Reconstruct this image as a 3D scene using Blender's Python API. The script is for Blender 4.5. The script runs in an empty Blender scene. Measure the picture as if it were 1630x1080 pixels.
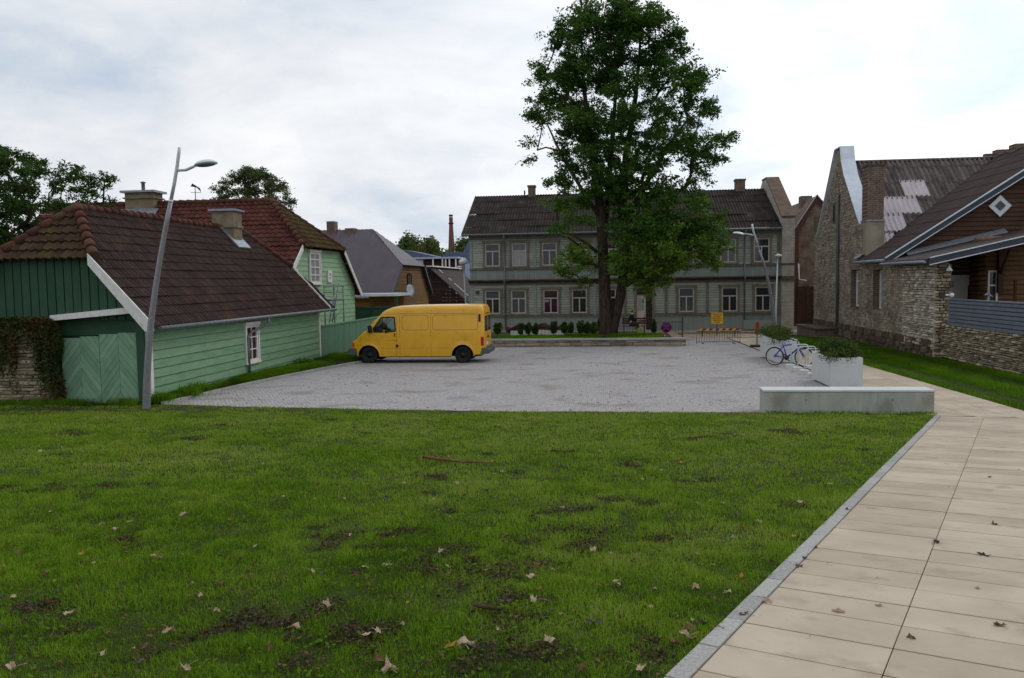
import bpy, bmesh, math, random
import numpy as np
from mathutils import Vector, Matrix
random.seed(7); rng = np.random.default_rng(11)
S = bpy.context.scene; C = S.collection
R_ = math.radians
# ------------------------------------------------------------------ camera
F_PX, W_PX, H_PX, ZC = 1300.0, 1630.0, 1080.0, 2.94
yaw, pit, rol = R_(6.5), math.atan(91/1300), R_(0.85)
fw = Vector((-math.sin(yaw)*math.cos(pit), math.cos(yaw)*math.cos(pit), -math.sin(pit)))
r0 = Vector((math.cos(yaw), math.sin(yaw), 0)); u0 = r0.cross(fw)
cr = r0*math.cos(rol) - u0*math.sin(rol); cu = r0*math.sin(rol) + u0*math.cos(rol)
cam = bpy.data.cameras.new('camera'); cam.lens = 36*F_PX/W_PX; cam.sensor_width = 36
cam.clip_start = .1; cam.clip_end = 6000
co = bpy.data.objects.new('camera', cam); C.objects.link(co)
co.matrix_world = Matrix(((cr.x,cu.x,-fw.x,0),(cr.y,cu.y,-fw.y,0),(cr.z,cu.z,-fw.z,ZC),(0,0,0,1)))
S.camera = co
def at(px, py, Y):            # world point seen at photo pixel (px,py) on the plane y = Y
    d = cr*(px-W_PX/2) + cu*(H_PX/2-py) + fw*F_PX
    return Vector((0,0,ZC)) + d*(Y/d.y)
# ------------------------------------------------------------------ world, sun, exposure
SUN_AZ, SUN_EL = R_(38), R_(38)          # azimuth to the right of +Y
w = bpy.data.worlds.new("World"); S.world = w; w.use_nodes = True
nt = w.node_tree; nt.nodes.clear(); N = nt.nodes.new; L = nt.links.new
out = N('ShaderNodeOutputWorld'); mix = N('ShaderNodeMixShader')
bA = N('ShaderNodeBackground'); bA.inputs[1].default_value = .1
bB = N('ShaderNodeBackground'); bB.inputs[1].default_value = 1.0
sky = N('ShaderNodeTexSky'); sky.sky_type = 'NISHITA'; sky.sun_disc = False
sky.sun_elevation = SUN_EL; sky.sun_rotation = SUN_AZ
L(sky.outputs[0], bA.inputs[0])
tc = N('ShaderNodeTexCoord'); sep = N('ShaderNodeSeparateXYZ'); L(tc.outputs['Generated'], sep.inputs[0])
def mth(op, a, b=None, c=None):
    n = N('ShaderNodeMath'); n.operation = op
    for i, s in enumerate((a, b, c)):
        if s is None: continue
        if isinstance(s, (int, float)): n.inputs[i].default_value = s
        else: L(s, n.inputs[i])
    return n.outputs[0]
zz = mth('ADD', mth('MAXIMUM', sep.outputs[2], 0.0), .26)
cx = mth('DIVIDE', sep.outputs[0], zz); cy = mth('DIVIDE', sep.outputs[1], zz)
cb = N('ShaderNodeCombineXYZ'); L(cx, cb.inputs[0]); L(cy, cb.inputs[1]); cb.inputs[2].default_value = 3.3
def wnoise(sc, det, rough, dist):
    n = N('ShaderNodeTexNoise'); n.inputs['Scale'].default_value = sc; n.inputs['Detail'].default_value = det
    n.inputs['Roughness'].default_value = rough; n.inputs['Distortion'].default_value = dist
    L(cb.outputs[0], n.inputs['Vector']); return n.outputs['Fac']
n1 = wnoise(.75, 9, .55, .5); n2 = wnoise(1.9, 8, .6, .3)
def ramp(fac, stops):
    r = N('ShaderNodeValToRGB'); L(fac, r.inputs[0]); e = r.color_ramp.elements
    while len(e) < len(stops): e.new(.5)
    for k, (p, c) in enumerate(stops): e[k].position = p; e[k].color = (*c, 1)
    return r.outputs[0]
cover = mth('MULTIPLY_ADD', n1, .7, mth('MULTIPLY', n2, .3))
ccol = ramp(cover, [(.36, (.48,.58,.74)), (.43, (.62,.68,.76)), (.49, (.76,.79,.835)), (.58, (.92,.93,.95))])
fac = ramp(cover, [(.33, (.72,)*3), (.45, (1,1,1))])
sd = Vector((math.sin(SUN_AZ)*math.cos(SUN_EL), math.cos(SUN_AZ)*math.cos(SUN_EL), math.sin(SUN_EL)))
dp = N('ShaderNodeVectorMath'); dp.operation = 'DOT_PRODUCT'; L(tc.outputs['Generated'], dp.inputs[0])
dp.inputs[1].default_value = Vector((math.sin(R_(30))*.94, math.cos(R_(30))*.94, .34))
glow = mth('MULTIPLY', mth('POWER', mth('MAXIMUM', dp.outputs['Value'], 0.0), 7.0), .52)
gm = mth('ADD', glow, .93)
vs = N('ShaderNodeVectorMath'); vs.operation = 'SCALE'; L(ccol, vs.inputs[0]); L(gm, vs.inputs['Scale'])
L(vs.outputs[0], bB.inputs[0]); L(fac, mix.inputs[0]); L(bA.outputs[0], mix.inputs[1]); L(bB.outputs[0], mix.inputs[2])
L(mix.outputs[0], out.inputs[0])
sl = bpy.data.lights.new('sun', 'SUN'); sl.energy = .7; sl.angle = R_(16); sl.color = (1, .95, .88)
so = bpy.data.objects.new('sun', sl); C.objects.link(so)
so.rotation_euler = (-sd).to_track_quat('-Z', 'Y').to_euler(); so.location = (0, 0, 40)
S.view_settings.view_transform = 'Standard'; S.view_settings.look = 'None'
S.view_settings.gamma = 1; S.view_settings.exposure = 0.16
S.render.engine = 'CYCLES'

# ------------------------------------------------------------------ materials
def lin(c): return tuple(((x/255)/12.92 if x/255 <= .04045 else ((x/255+.055)/1.055)**2.4) for x in c)
def mat(name, stops, rough=.8, scale=6, detail=6, bump=.15, bscale=None, rnd=0, metal=0, spec=.15, coord='Object',
        stretch=(1,1,1), wave=None, brick=None, coat=0, dirt=None, transl=0, bdist=.02):
    """stops: colours blended by noise (and by the per-vertex attribute rnd with weight rnd)"""
    m = bpy.data.materials.new(name); m.use_nodes = True; t = m.node_tree; t.nodes.clear()
    n = t.nodes.new; l = t.links.new
    o = n('ShaderNodeOutputMaterial'); b = n('ShaderNodeBsdfPrincipled')
    b.inputs['Roughness'].default_value = rough; b.inputs['Metallic'].default_value = metal
    b.inputs['Specular IOR Level'].default_value = spec
    if coat: b.inputs['Coat Weight'].default_value = coat; b.inputs['Coat Roughness'].default_value = .12
    c = n('ShaderNodeTexCoord'); mp = n('ShaderNodeMapping'); l(c.outputs[coord], mp.inputs[0]); mp.inputs['Scale'].default_value = stretch
    nz = n('ShaderNodeTexNoise'); nz.inputs['Scale'].default_value = scale; nz.inputs['Detail'].default_value = detail
    nz.inputs['Roughness'].default_value = .6; l(mp.outputs[0], nz.inputs['Vector'])
    fac = nz.outputs['Fac']
    def mm(op, a, bb, cc=None):
        q = n('ShaderNodeMath'); q.operation = op
        for i, s in enumerate((a, bb, cc)):
            if s is None: continue
            if isinstance(s, (int, float)): q.inputs[i].default_value = s
            else: l(s, q.inputs[i])
        return q.outputs[0]
    fac = mm('MULTIPLY_ADD', mm('SUBTRACT', fac, .5), 1.9, .5)
    if rnd:
        at_ = n('ShaderNodeAttribute'); at_.attribute_name = 'rnd'
        fac = mm('ADD', mm('MULTIPLY', at_.outputs['Fac'], rnd), mm('MULTIPLY', fac, 1-rnd))
    r = n('ShaderNodeValToRGB'); l(fac, r.inputs[0]); e = r.color_ramp.elements
    if len(stops) == 1: stops = [tuple(x*.86 for x in stops[0]), tuple(min(1, x*1.12) for x in stops[0])]
    while len(e) < len(stops): e.new(.5)
    for k, s in enumerate(stops):
        e[k].position = .15 + .7*k/(len(stops)-1); e[k].color = (*s, 1)
    col = r.outputs[0]
    if dirt:                                   # (colour, scale, threshold, amount): blotches with a shape of their own
        dn = n('ShaderNodeTexNoise'); dn.inputs['Scale'].default_value = dirt[1]; dn.inputs['Detail'].default_value = 8
        l(c.outputs[coord], dn.inputs['Vector'])
        dr = n('ShaderNodeMapRange'); dr.inputs['From Min'].default_value = dirt[2]; dr.inputs['From Max'].default_value = dirt[2]+.14
        dr.inputs['To Max'].default_value = dirt[3]; l(dn.outputs['Fac'], dr.inputs['Value'])
        mx = n('ShaderNodeMix'); mx.data_type = 'RGBA'; l(dr.outputs[0], mx.inputs[0]); l(col, mx.inputs[6]); mx.inputs[7].default_value = (*dirt[0], 1)
        col = mx.outputs[2]
    hsrc = None
    if brick:                                  # (scale, width, height, mortar, mortar colour, axes)
        bk = n('ShaderNodeTexBrick'); bk.inputs['Scale'].default_value = 1; bk.inputs['Brick Width'].default_value = brick[0]
        bk.inputs['Row Height'].default_value = brick[1]; bk.inputs['Mortar Size'].default_value = brick[2]
        bk.inputs['Color1'].default_value = (1,1,1,1); bk.inputs['Color2'].default_value = (.84,.84,.84,1); bk.inputs['Mortar'].default_value = (*brick[3], 1)
        mp2 = n('ShaderNodeMapping'); l(c.outputs[coord], mp2.inputs[0]); mp2.inputs['Rotation'].default_value = brick[4]
        wb = n('ShaderNodeTexNoise'); wb.inputs['Scale'].default_value = 3; l(mp2.outputs[0], wb.inputs['Vector'])
        va = n('ShaderNodeVectorMath'); va.operation = 'MULTIPLY_ADD'; l(wb.outputs['Color'], va.inputs[0])
        va.inputs[1].default_value = (brick[5],)*3; l(mp2.outputs[0], va.inputs[2]); l(va.outputs[0], bk.inputs['Vector'])
        mx = n('ShaderNodeMix'); mx.data_type = 'RGBA'; mx.blend_type = 'MULTIPLY'; mx.inputs[0].default_value = 1
        l(col, mx.inputs[6]); l(bk.outputs['Color'], mx.inputs[7]); col = mx.outputs[2]; hsrc = mm('SUBTRACT', 1.0, bk.outputs['Fac'])
    l(col, b.inputs['Base Color'])
    bn = n('ShaderNodeTexNoise'); bn.inputs['Scale'].default_value = bscale or scale*4; bn.inputs['Detail'].default_value = 6
    l(mp.outputs[0], bn.inputs['Vector']); h = bn.outputs['Fac']
    if hsrc: h = mm('MULTIPLY_ADD', h, .5, hsrc)
    if bump:
        bp = n('ShaderNodeBump'); bp.inputs['Strength'].default_value = bump; bp.inputs['Distance'].default_value = bdist
        l(h, bp.inputs['Height']); l(bp.outputs[0], b.inputs['Normal'])
    sh = b.outputs[0]
    if transl:
        tr = n('ShaderNodeBsdfTranslucent'); l(col, tr.inputs[0]); ms = n('ShaderNodeMixShader'); ms.inputs[0].default_value = transl
        l(b.outputs[0], ms.inputs[1]); l(tr.outputs[0], ms.inputs[2]); sh = ms.outputs[0]
    l(sh, o.inputs[0]); return m
def glass(name, col, rough=.05):
    m = bpy.data.materials.new(name); m.use_nodes = True; b = m.node_tree.nodes['Principled BSDF']
    b.inputs['Base Color'].default_value = (*col, 1); b.inputs['Roughness'].default_value = rough
    b.inputs['Specular IOR Level'].default_value = .5
    return m
def clear_glass(name, tint, fac):
    m = bpy.data.materials.new(name); m.use_nodes = True; t = m.node_tree; t.nodes.clear(); n = t.nodes.new; l = t.links.new
    o = n('ShaderNodeOutputMaterial'); tr = n('ShaderNodeBsdfTransparent'); tr.inputs[0].default_value = (*tint, 1)
    g = n('ShaderNodeBsdfGlossy'); g.inputs['Roughness'].default_value = .03; ms = n('ShaderNodeMixShader'); ms.inputs[0].default_value = fac
    l(tr.outputs[0], ms.inputs[1]); l(g.outputs[0], ms.inputs[2]); l(ms.outputs[0], o.inputs[0]); return m
M = {}
g_ = lambda *a: lin(a)
M['lawn'] = mat('lawn_soil', [(.026,.020,.010),(.036,.040,.012),(.050,.070,.015)], .95, 1.6, 8, .8, 30, bdist=.03)
M['blade'] = mat('grass_blade', [(.054,.116,.007),(.122,.238,.011),(.210,.330,.022),(.29,.34,.08)], .7, .8, 4, 0, rnd=.6, transl=.4, spec=.04)
M['blade2'] = mat('grass_blade_deep', [(.045,.112,.006),(.098,.208,.009),(.170,.285,.018)], .7, .8, 4, 0, rnd=.6, transl=.4, spec=.04)
M['soil'] = mat('dark_soil', [(.034,.026,.013),(.075,.058,.030),(.13,.10,.055)], .95, 20, 6, .6, rnd=.3)
M['sett'] = mat('granite_setts', [g_(150,147,148),g_(175,172,172),g_(195,192,192)], .8, 14, 8, .8, 40, brick=(.11,.10,.012,(.60,.58,.55),(0,0,0),.09),
                dirt=(g_(128,117,102),.8,.54,.5), bdist=.02)
M['street'] = mat('street_asphalt', [g_(92,86,80),g_(130,122,114),g_(150,138,124)], .9, 2.2, 8, .4, 40)
M['sand'] = mat('sandy_pavement', [g_(150,130,108),g_(185,165,140)], .9, 2.2, 8, .4, 40)
M['slab'] = mat('sandstone_slab', [g_(156,144,126),g_(174,161,142),g_(189,176,157)], .8, 1.6, 8, .25, 60, rnd=.34, dirt=(g_(138,120,98),3.6,.57,.5), bdist=.004)
M['joint'] = mat('slab_joint', [(.02,.018,.012),(.06,.05,.03)], .95, 9, 6, .4)
M['granite'] = mat('granite_kerb', [g_(118,117,114),g_(152,151,148),g_(176,175,171)], .8, 60, 8, .35, 90, rnd=.25, bdist=.005)
M['concrete'] = mat('cast_concrete', [g_(152,155,148),g_(170,172,164)], .8, 2.5, 8, .25, 60, dirt=(g_(118,118,98),1.9,.52,.55), stretch=(2.2,1,.7), bdist=.004)
M['concrete2'] = mat('white_concrete', [g_(188,191,192),g_(200,203,203)], .75, 3, 8, .12, 60, dirt=(g_(160,160,150),3.0,.62,.35), bdist=.003)
M['shed_green'] = mat('green_board_paint', [g_(101,134,105),g_(115,149,117),g_(128,158,127)], .6, 3, 8, .25, 30, stretch=(3,.5,3), rnd=.35, dirt=(g_(86,118,94),2.2,.6,.4), bdist=.006)
M['gate_green'] = mat('gate_green_paint', [g_(106,140,115),g_(122,156,130),g_(136,167,142)], .6, 4, 8, .2, 30, rnd=.45, dirt=(g_(84,122,98),3,.6,.4), bdist=.006)
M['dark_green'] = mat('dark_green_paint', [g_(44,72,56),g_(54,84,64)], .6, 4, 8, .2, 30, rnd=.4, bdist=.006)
M['light_green'] = mat('light_green_paint', [g_(134,166,132),g_(148,180,144)], .6, 3, 8, .15, 30, rnd=.3, bdist=.006)
M['fence_green'] = mat('fence_green_paint', [g_(92,128,104),g_(104,140,114)], .6, 3, 8, .15, 30, rnd=.4, bdist=.006)
M['white'] = mat('white_paint', [g_(200,200,196),g_(222,222,218)], .6, 8, 8, .15, 40, dirt=(g_(150,140,125),5,.58,.5), bdist=.004)
M['whitefr'] = mat('window_white', [g_(205,200,196),g_(220,216,212)], .6, 8, 6, .1)
M['tile'] = mat('brown_roof_tile', [g_(38,29,27),g_(55,42,38),g_(71,56,49)], .85, 1.4, 9, .4, 22, rnd=.35, dirt=(g_(96,58,44),1.1,.6,.5), bdist=.01)
M['tile_moss'] = mat('mossy_roof_tile', [g_(44,34,28),g_(66,50,39),g_(78,69,42)], .9, 3, 9, .5, 22, rnd=.35, dirt=(g_(82,76,36),2.6,.56,.6), bdist=.01)
M['chimbrick'] = mat('weathered_red_brick', [g_(104,68,60),g_(130,88,78)], .9, 3, 8, .1)
M['copbrick'] = mat('brown_brick_coping', [g_(88,74,64),g_(116,98,84)], .9, 2, 8, .2)
M['alleywall'] = mat('old_brown_rubble_wall', [g_(84,70,62),g_(110,94,84),g_(132,118,106)], .9, 1.6, 9, .6, 14, dirt=(g_(112,72,58),.9,.55,.7), bdist=.03)
M['tile_moss2'] = mat('green_brown_mossy_tile', [g_(46,34,26),g_(70,54,34),g_(86,76,38)], .9, 2, 9, .5, 22, rnd=.35, dirt=(g_(84,78,34),1.4,.50,.7), bdist=.01)
M['tile_red'] = mat('red_roof_tile', [g_(52,28,24),g_(78,42,36),g_(92,52,44)], .85, 1.0, 9, .4, 22, rnd=.35, dirt=(g_(72,56,32),.7,.56,.8), bdist=.01)
M['ridge'] = mat('ridge_tile', [g_(58,36,31),g_(86,54,45),g_(82,64,50)], .85, 6, 9, .4, 22, rnd=.5, bdist=.01)
M['render'] = mat('chimney_render', [g_(104,94,78),g_(136,124,104)], .9, 3, 9, .4, 26, dirt=(g_(92,78,62),2,.56,.6), bdist=.01)
M['zinc'] = mat('zinc_flashing', [g_(120,127,136),g_(150,158,166)], .45, 8, 6, .1, metal=.6)
M['whitemetal'] = mat('white_sheet_metal', [g_(196,204,216),g_(214,220,230)], .4, 3, 6, .05, metal=.1)
M['pipe'] = mat('grey_pipe', [g_(96,102,104),g_(118,124,126)], .5, 8, 6, .1, metal=.4)
M['pole'] = mat('lamp_pole_grey', [g_(124,124,130),g_(142,142,148)], .45, 10, 6, .05, metal=.5)
M['polelt'] = mat('lamp_pole_light', [g_(176,184,186),g_(196,204,206)], .4, 10, 6, .05, metal=.3)
M['lamphead'] = mat('lamp_head_white', [g_(205,212,214),g_(220,226,228)], .35, 6, 4, 0, metal=.1)
M['lens'] = glass('lamp_lens', (.18,.2,.2), .2)
M['stoneA'] = mat('limestone_rubble', [g_(102,95,84),g_(128,120,106),g_(150,142,126),g_(168,159,143)], .9, 1.2, 9, .6, 24, rnd=.5, dirt=(g_(88,72,60),.5,.55,.6), bdist=.02)
M['stoneB'] = mat('pale_limestone', [g_(132,125,113),g_(168,161,148),g_(204,198,186)], .9, 3, 9, .6, 24, rnd=.6, bdist=.02)
M['stoneC'] = mat('dry_limestone', [g_(112,103,87),g_(150,138,117),g_(184,171,149)], .9, 4, 9, .7, 24, rnd=.7, dirt=(g_(80,88,64),2,.60,.5), bdist=.02)
M['mortar'] = mat('old_mortar', [g_(112,103,90),g_(140,130,112)], .95, 3, 9, .6, 24, bdist=.02)
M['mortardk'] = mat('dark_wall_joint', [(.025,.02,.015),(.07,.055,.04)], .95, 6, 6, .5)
M['plinth'] = mat('red_granite_plinth', [g_(70,60,52),g_(92,76,66),g_(112,102,90)], .9, 3.0, 8, .6, 12, rnd=.5, bdist=.03)
M['whitebrick'] = mat('whitewashed_brick', [g_(156,151,142),g_(186,180,170)], .85, 2, 8, .4, 30, brick=(.27,.09,.012,(.6,.56,.5),(R_(90),0,0),.0), dirt=(g_(120,96,80),1,.58,.5))
M['brick'] = mat('grey_brown_brick', [g_(104,90,84),g_(138,120,110)], .85, 6, 8, .4, 30, brick=(.27,.09,.014,(.5,.45,.4),(R_(90),0,0),.0))
M['redbrick'] = mat('red_brick', [g_(84,58,48),g_(108,76,64)], .85, 6, 8, .4, 30, brick=(.27,.09,.014,(.6,.5,.45),(R_(90),0,0),.0))
M['facade'] = mat('grey_green_siding', [g_(136,141,132),g_(155,160,149),g_(170,173,162)], .7, 1.2, 8, .2, 24, rnd=.4, dirt=(g_(110,108,92),.7,.58,.5), bdist=.006)
M['facade2'] = mat('pale_blue_boarding', [g_(126,137,133),g_(143,152,146)], .7, 2, 8, .2, 24, rnd=.5, bdist=.006)
M['trim'] = mat('weathered_brown_trim', [g_(98,94,82),g_(122,118,104)], .75, 4, 8, .2, 24, bdist=.006)
M['ledge'] = mat('dark_ledge', [g_(70,64,56),g_(100,92,80)], .8, 3, 8, .3, 24)
M['sash'] = mat('pinkish_sash', [g_(176,162,154),g_(196,184,176)], .6, 5, 6, .1)
M['slate'] = mat('corrugated_fibre_roof', [g_(34,28,27),g_(47,39,37),g_(60,51,47)], .9, 1.2, 9, .4, 20, rnd=.3, dirt=(g_(104,98,70),.9,.6,.45))
M['slate2'] = mat('brown_bitumen_roof', [g_(50,42,41),g_(63,52,50),g_(76,63,60)], .85, 1.0, 9, .35, 20, rnd=.3, stretch=(1,3,1))
M['corr'] = mat('grey_corrugated_sheet', [g_(74,66,64),g_(104,96,94),g_(124,116,114)], .85, 2, 9, .3, 20, rnd=.4)
M['corrlt'] = mat('new_corrugated_sheet', [g_(186,178,182),g_(204,196,200)], .8, 2, 6, .1)
M['purple'] = mat('purple_grey_sheet_roof', [g_(84,76,82),g_(94,86,92)], .5, 1, 6, .05, rnd=.2)
M['greyroof'] = mat('grey_sheet_roof', [g_(112,108,112),g_(126,122,126)], .6, 1, 6, .05)
M['ochre'] = mat('ochre_log_wall', [g_(116,84,46),g_(142,106,60)], .75, 3, 8, .3, 20, rnd=.5)
M['darkwood'] = mat('blackened_boards', [g_(44,34,30),g_(70,54,48)], .9, 3, 8, .4, 20, rnd=.5)
M['redwood'] = mat('dark_red_stained_wood', [g_(52,35,26),g_(78,54,41)], .6, 3, 8, .2, 20, rnd=.4)
M['brownwood'] = mat('brown_stained_logs', [g_(106,82,60),g_(138,110,82)], .6, 3, 8, .2, 20, rnd=.4)
M['dktrim'] = mat('slate_blue_trim', [g_(56,64,70),g_(72,80,86)], .5, 4, 4, .05, metal=.2)
M['bluepanel'] = mat('blue_grey_metal_panel', [g_(100,107,120),g_(114,121,134)], .45, 3, 6, .05, metal=.2)
M['greydoor'] = mat('grey_door', [g_(186,178,171),g_(200,192,185)], .6, 3, 6, .05)
M['bluegrey'] = mat('blue_grey_cladding', [g_(78,86,108),g_(92,100,122)], .6, 1, 6, .05)
M['paleblue'] = mat('pale_blue_cladding', [g_(146,156,178),g_(158,168,190)], .6, 1, 6, .05)
M['bark'] = mat('tree_bark', [g_(38,32,27),g_(64,54,46),g_(84,72,60)], .95, 5, 9, .9, 16, stretch=(2,2,.5), bdist=.04)
M['leaf'] = mat('ash_leaf', [(.018,.055,.012),(.055,.125,.018),(.150,.240,.030)], .5, .5, 4, 0, rnd=.75, transl=.38, spec=.08)
M['leaf2'] = mat('apple_leaf', [(.016,.050,.012),(.045,.095,.018),(.095,.155,.028)], .5, .6, 4, 0, rnd=.7, transl=.3, spec=.08)
M['leaf3'] = mat('rowan_leaf', [(.040,.070,.020),(.070,.105,.030),(.140,.085,.036)], .5, .8, 4, 0, rnd=.75, transl=.3)
M['farleaf'] = mat('far_wood_leaf', [(.035,.065,.022),(.075,.115,.030),(.170,.160,.040)], .7, .06, 4, 0, rnd=.5, transl=.2)
M['creeper'] = mat('creeper_leaf', [(.020,.042,.012),(.050,.070,.018),(.120,.032,.022)], .55, 1.2, 4, 0, rnd=.6, transl=.2)
M['shrub'] = mat('shrub_leaf', [(.012,.034,.010),(.030,.066,.014),(.060,.100,.020)], .6, 3, 4, 0, rnd=.7, transl=.25)
M['shrubyel'] = mat('yellow_green_leaf', [(.030,.055,.010),(.075,.110,.018),(.120,.130,.030)], .6, 3, 4, 0, rnd=.7, transl=.25)
M['shrubpl'] = mat('planter_shrub_leaf', [(.020,.045,.008),(.055,.090,.014),(.120,.140,.024)], .7, 3, 4, 0, rnd=.7, transl=.25)
M['redplant'] = mat('reddish_plant', [(.05,.03,.025),(.12,.055,.048),(.17,.09,.08)], .7, 3, 4, 0, rnd=.7, transl=.25)
M['deadpale'] = mat('pale_dead_leaf', [(.32,.23,.15),(.55,.43,.31)], .7, 22, 6, .3, 60, transl=.15)
M['deadrust'] = mat('rust_dead_leaf', [(.10,.055,.03),(.22,.12,.065)], .7, 22, 6, .3, 60, transl=.15)
M['deadyel'] = mat('yellow_dead_leaf', [(.38,.20,.03),(.50,.30,.05)], .7, 22, 6, .3, 60, transl=.15)
M['deaddark'] = mat('dark_wet_leaf', [(.035,.035,.032),(.09,.075,.06)], .5, 22, 6, .3, 60)
M['van'] = mat('yellow_van_paint', [g_(212,156,14),g_(222,168,24)], .42, 2, 6, .02, coat=.4, spec=.5, dirt=(g_(140,104,38),2.6,.60,.22))
M['blackpl'] = mat('black_plastic', [(.012,.012,.013),(.025,.025,.026)], .55, 10, 4, .1)
M['greypl'] = mat('grey_bumper_plastic', [(.07,.075,.08),(.12,.125,.13)], .7, 8, 6, .1)
M['rubber'] = mat('tyre_rubber', [(.012,.012,.012),(.03,.03,.028)], .85, 12, 6, .2)
M['steelrim'] = mat('black_steel_rim', [(.02,.02,.02),(.05,.05,.05)], .5, 12, 6, .05, metal=.5)
M['line'] = mat('gap_and_crease_shade', [(.10,.06,.01),(.14,.09,.015)], .8, 5, 3, 0)
M['redlens'] = glass('red_lens', (.35,.015,.01), .15)
M['amber'] = glass('amber_lens', (.55,.12,.02), .15)
M['glassdk'] = glass('dark_window_glass', (.022,.026,.030))
M['glassbl'] = glass('bluish_window_glass', (.07,.09,.10))
M['glasspu'] = glass('purple_curtain_glass', (.035,.014,.04))
M['curtain'] = glass('curtained_glass', (.26,.27,.27), .15)
M['vanglass'] = clear_glass('van_glass', (.55,.66,.64), .12)
M['seat'] = mat('van_seat_fabric', [(.03,.03,.035),(.06,.06,.065)], .9, 20, 4, .1)
M['bikeblue'] = mat('blue_bike_paint', [(.01,.02,.30),(.015,.03,.42)], .35, 4, 4, 0, coat=.5)
M['chrome'] = mat('bare_steel', [(.45,.45,.45),(.6,.6,.6)], .3, 10, 4, 0, metal=.9)
M['redpaint'] = mat('red_paint', [(.22,.02,.02),(.30,.03,.028)], .5, 10, 4, .05)
M['signyel'] = mat('yellow_sign', [(.72,.45,.02),(.80,.52,.03)], .5, 6, 4, 0)
M['signblue'] = mat('blue_sign', [(.014,.018,.12),(.02,.024,.15)], .5, 6, 4, 0)
M['darkiron'] = mat('dark_iron', [(.03,.028,.026),(.07,.06,.05)], .7, 10, 4, .1)
M['benchwood'] = mat('dark_red_bench', [(.06,.02,.018),(.10,.04,.03)], .7, 10, 6, .2, stretch=(1,6,6))
M['skin'] = mat('skin', [(.42,.24,.17),(.50,.30,.21)], .6, 12, 4, 0)
M['jacket'] = mat('dark_jacket', [(.010,.012,.020),(.022,.025,.036)], .9, 12, 6, .2)
M['trouser'] = mat('dark_trousers', [(.016,.020,.016),(.03,.035,.028)], .9, 12, 6, .2)
M['cap'] = mat('lime_cap', [(.16,.22,.03),(.21,.28,.04)], .8, 12, 4, .1)
M['twig'] = mat('twig_bark', [(.10,.045,.025),(.22,.11,.06)], .9, 20, 6, .4)

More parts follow.
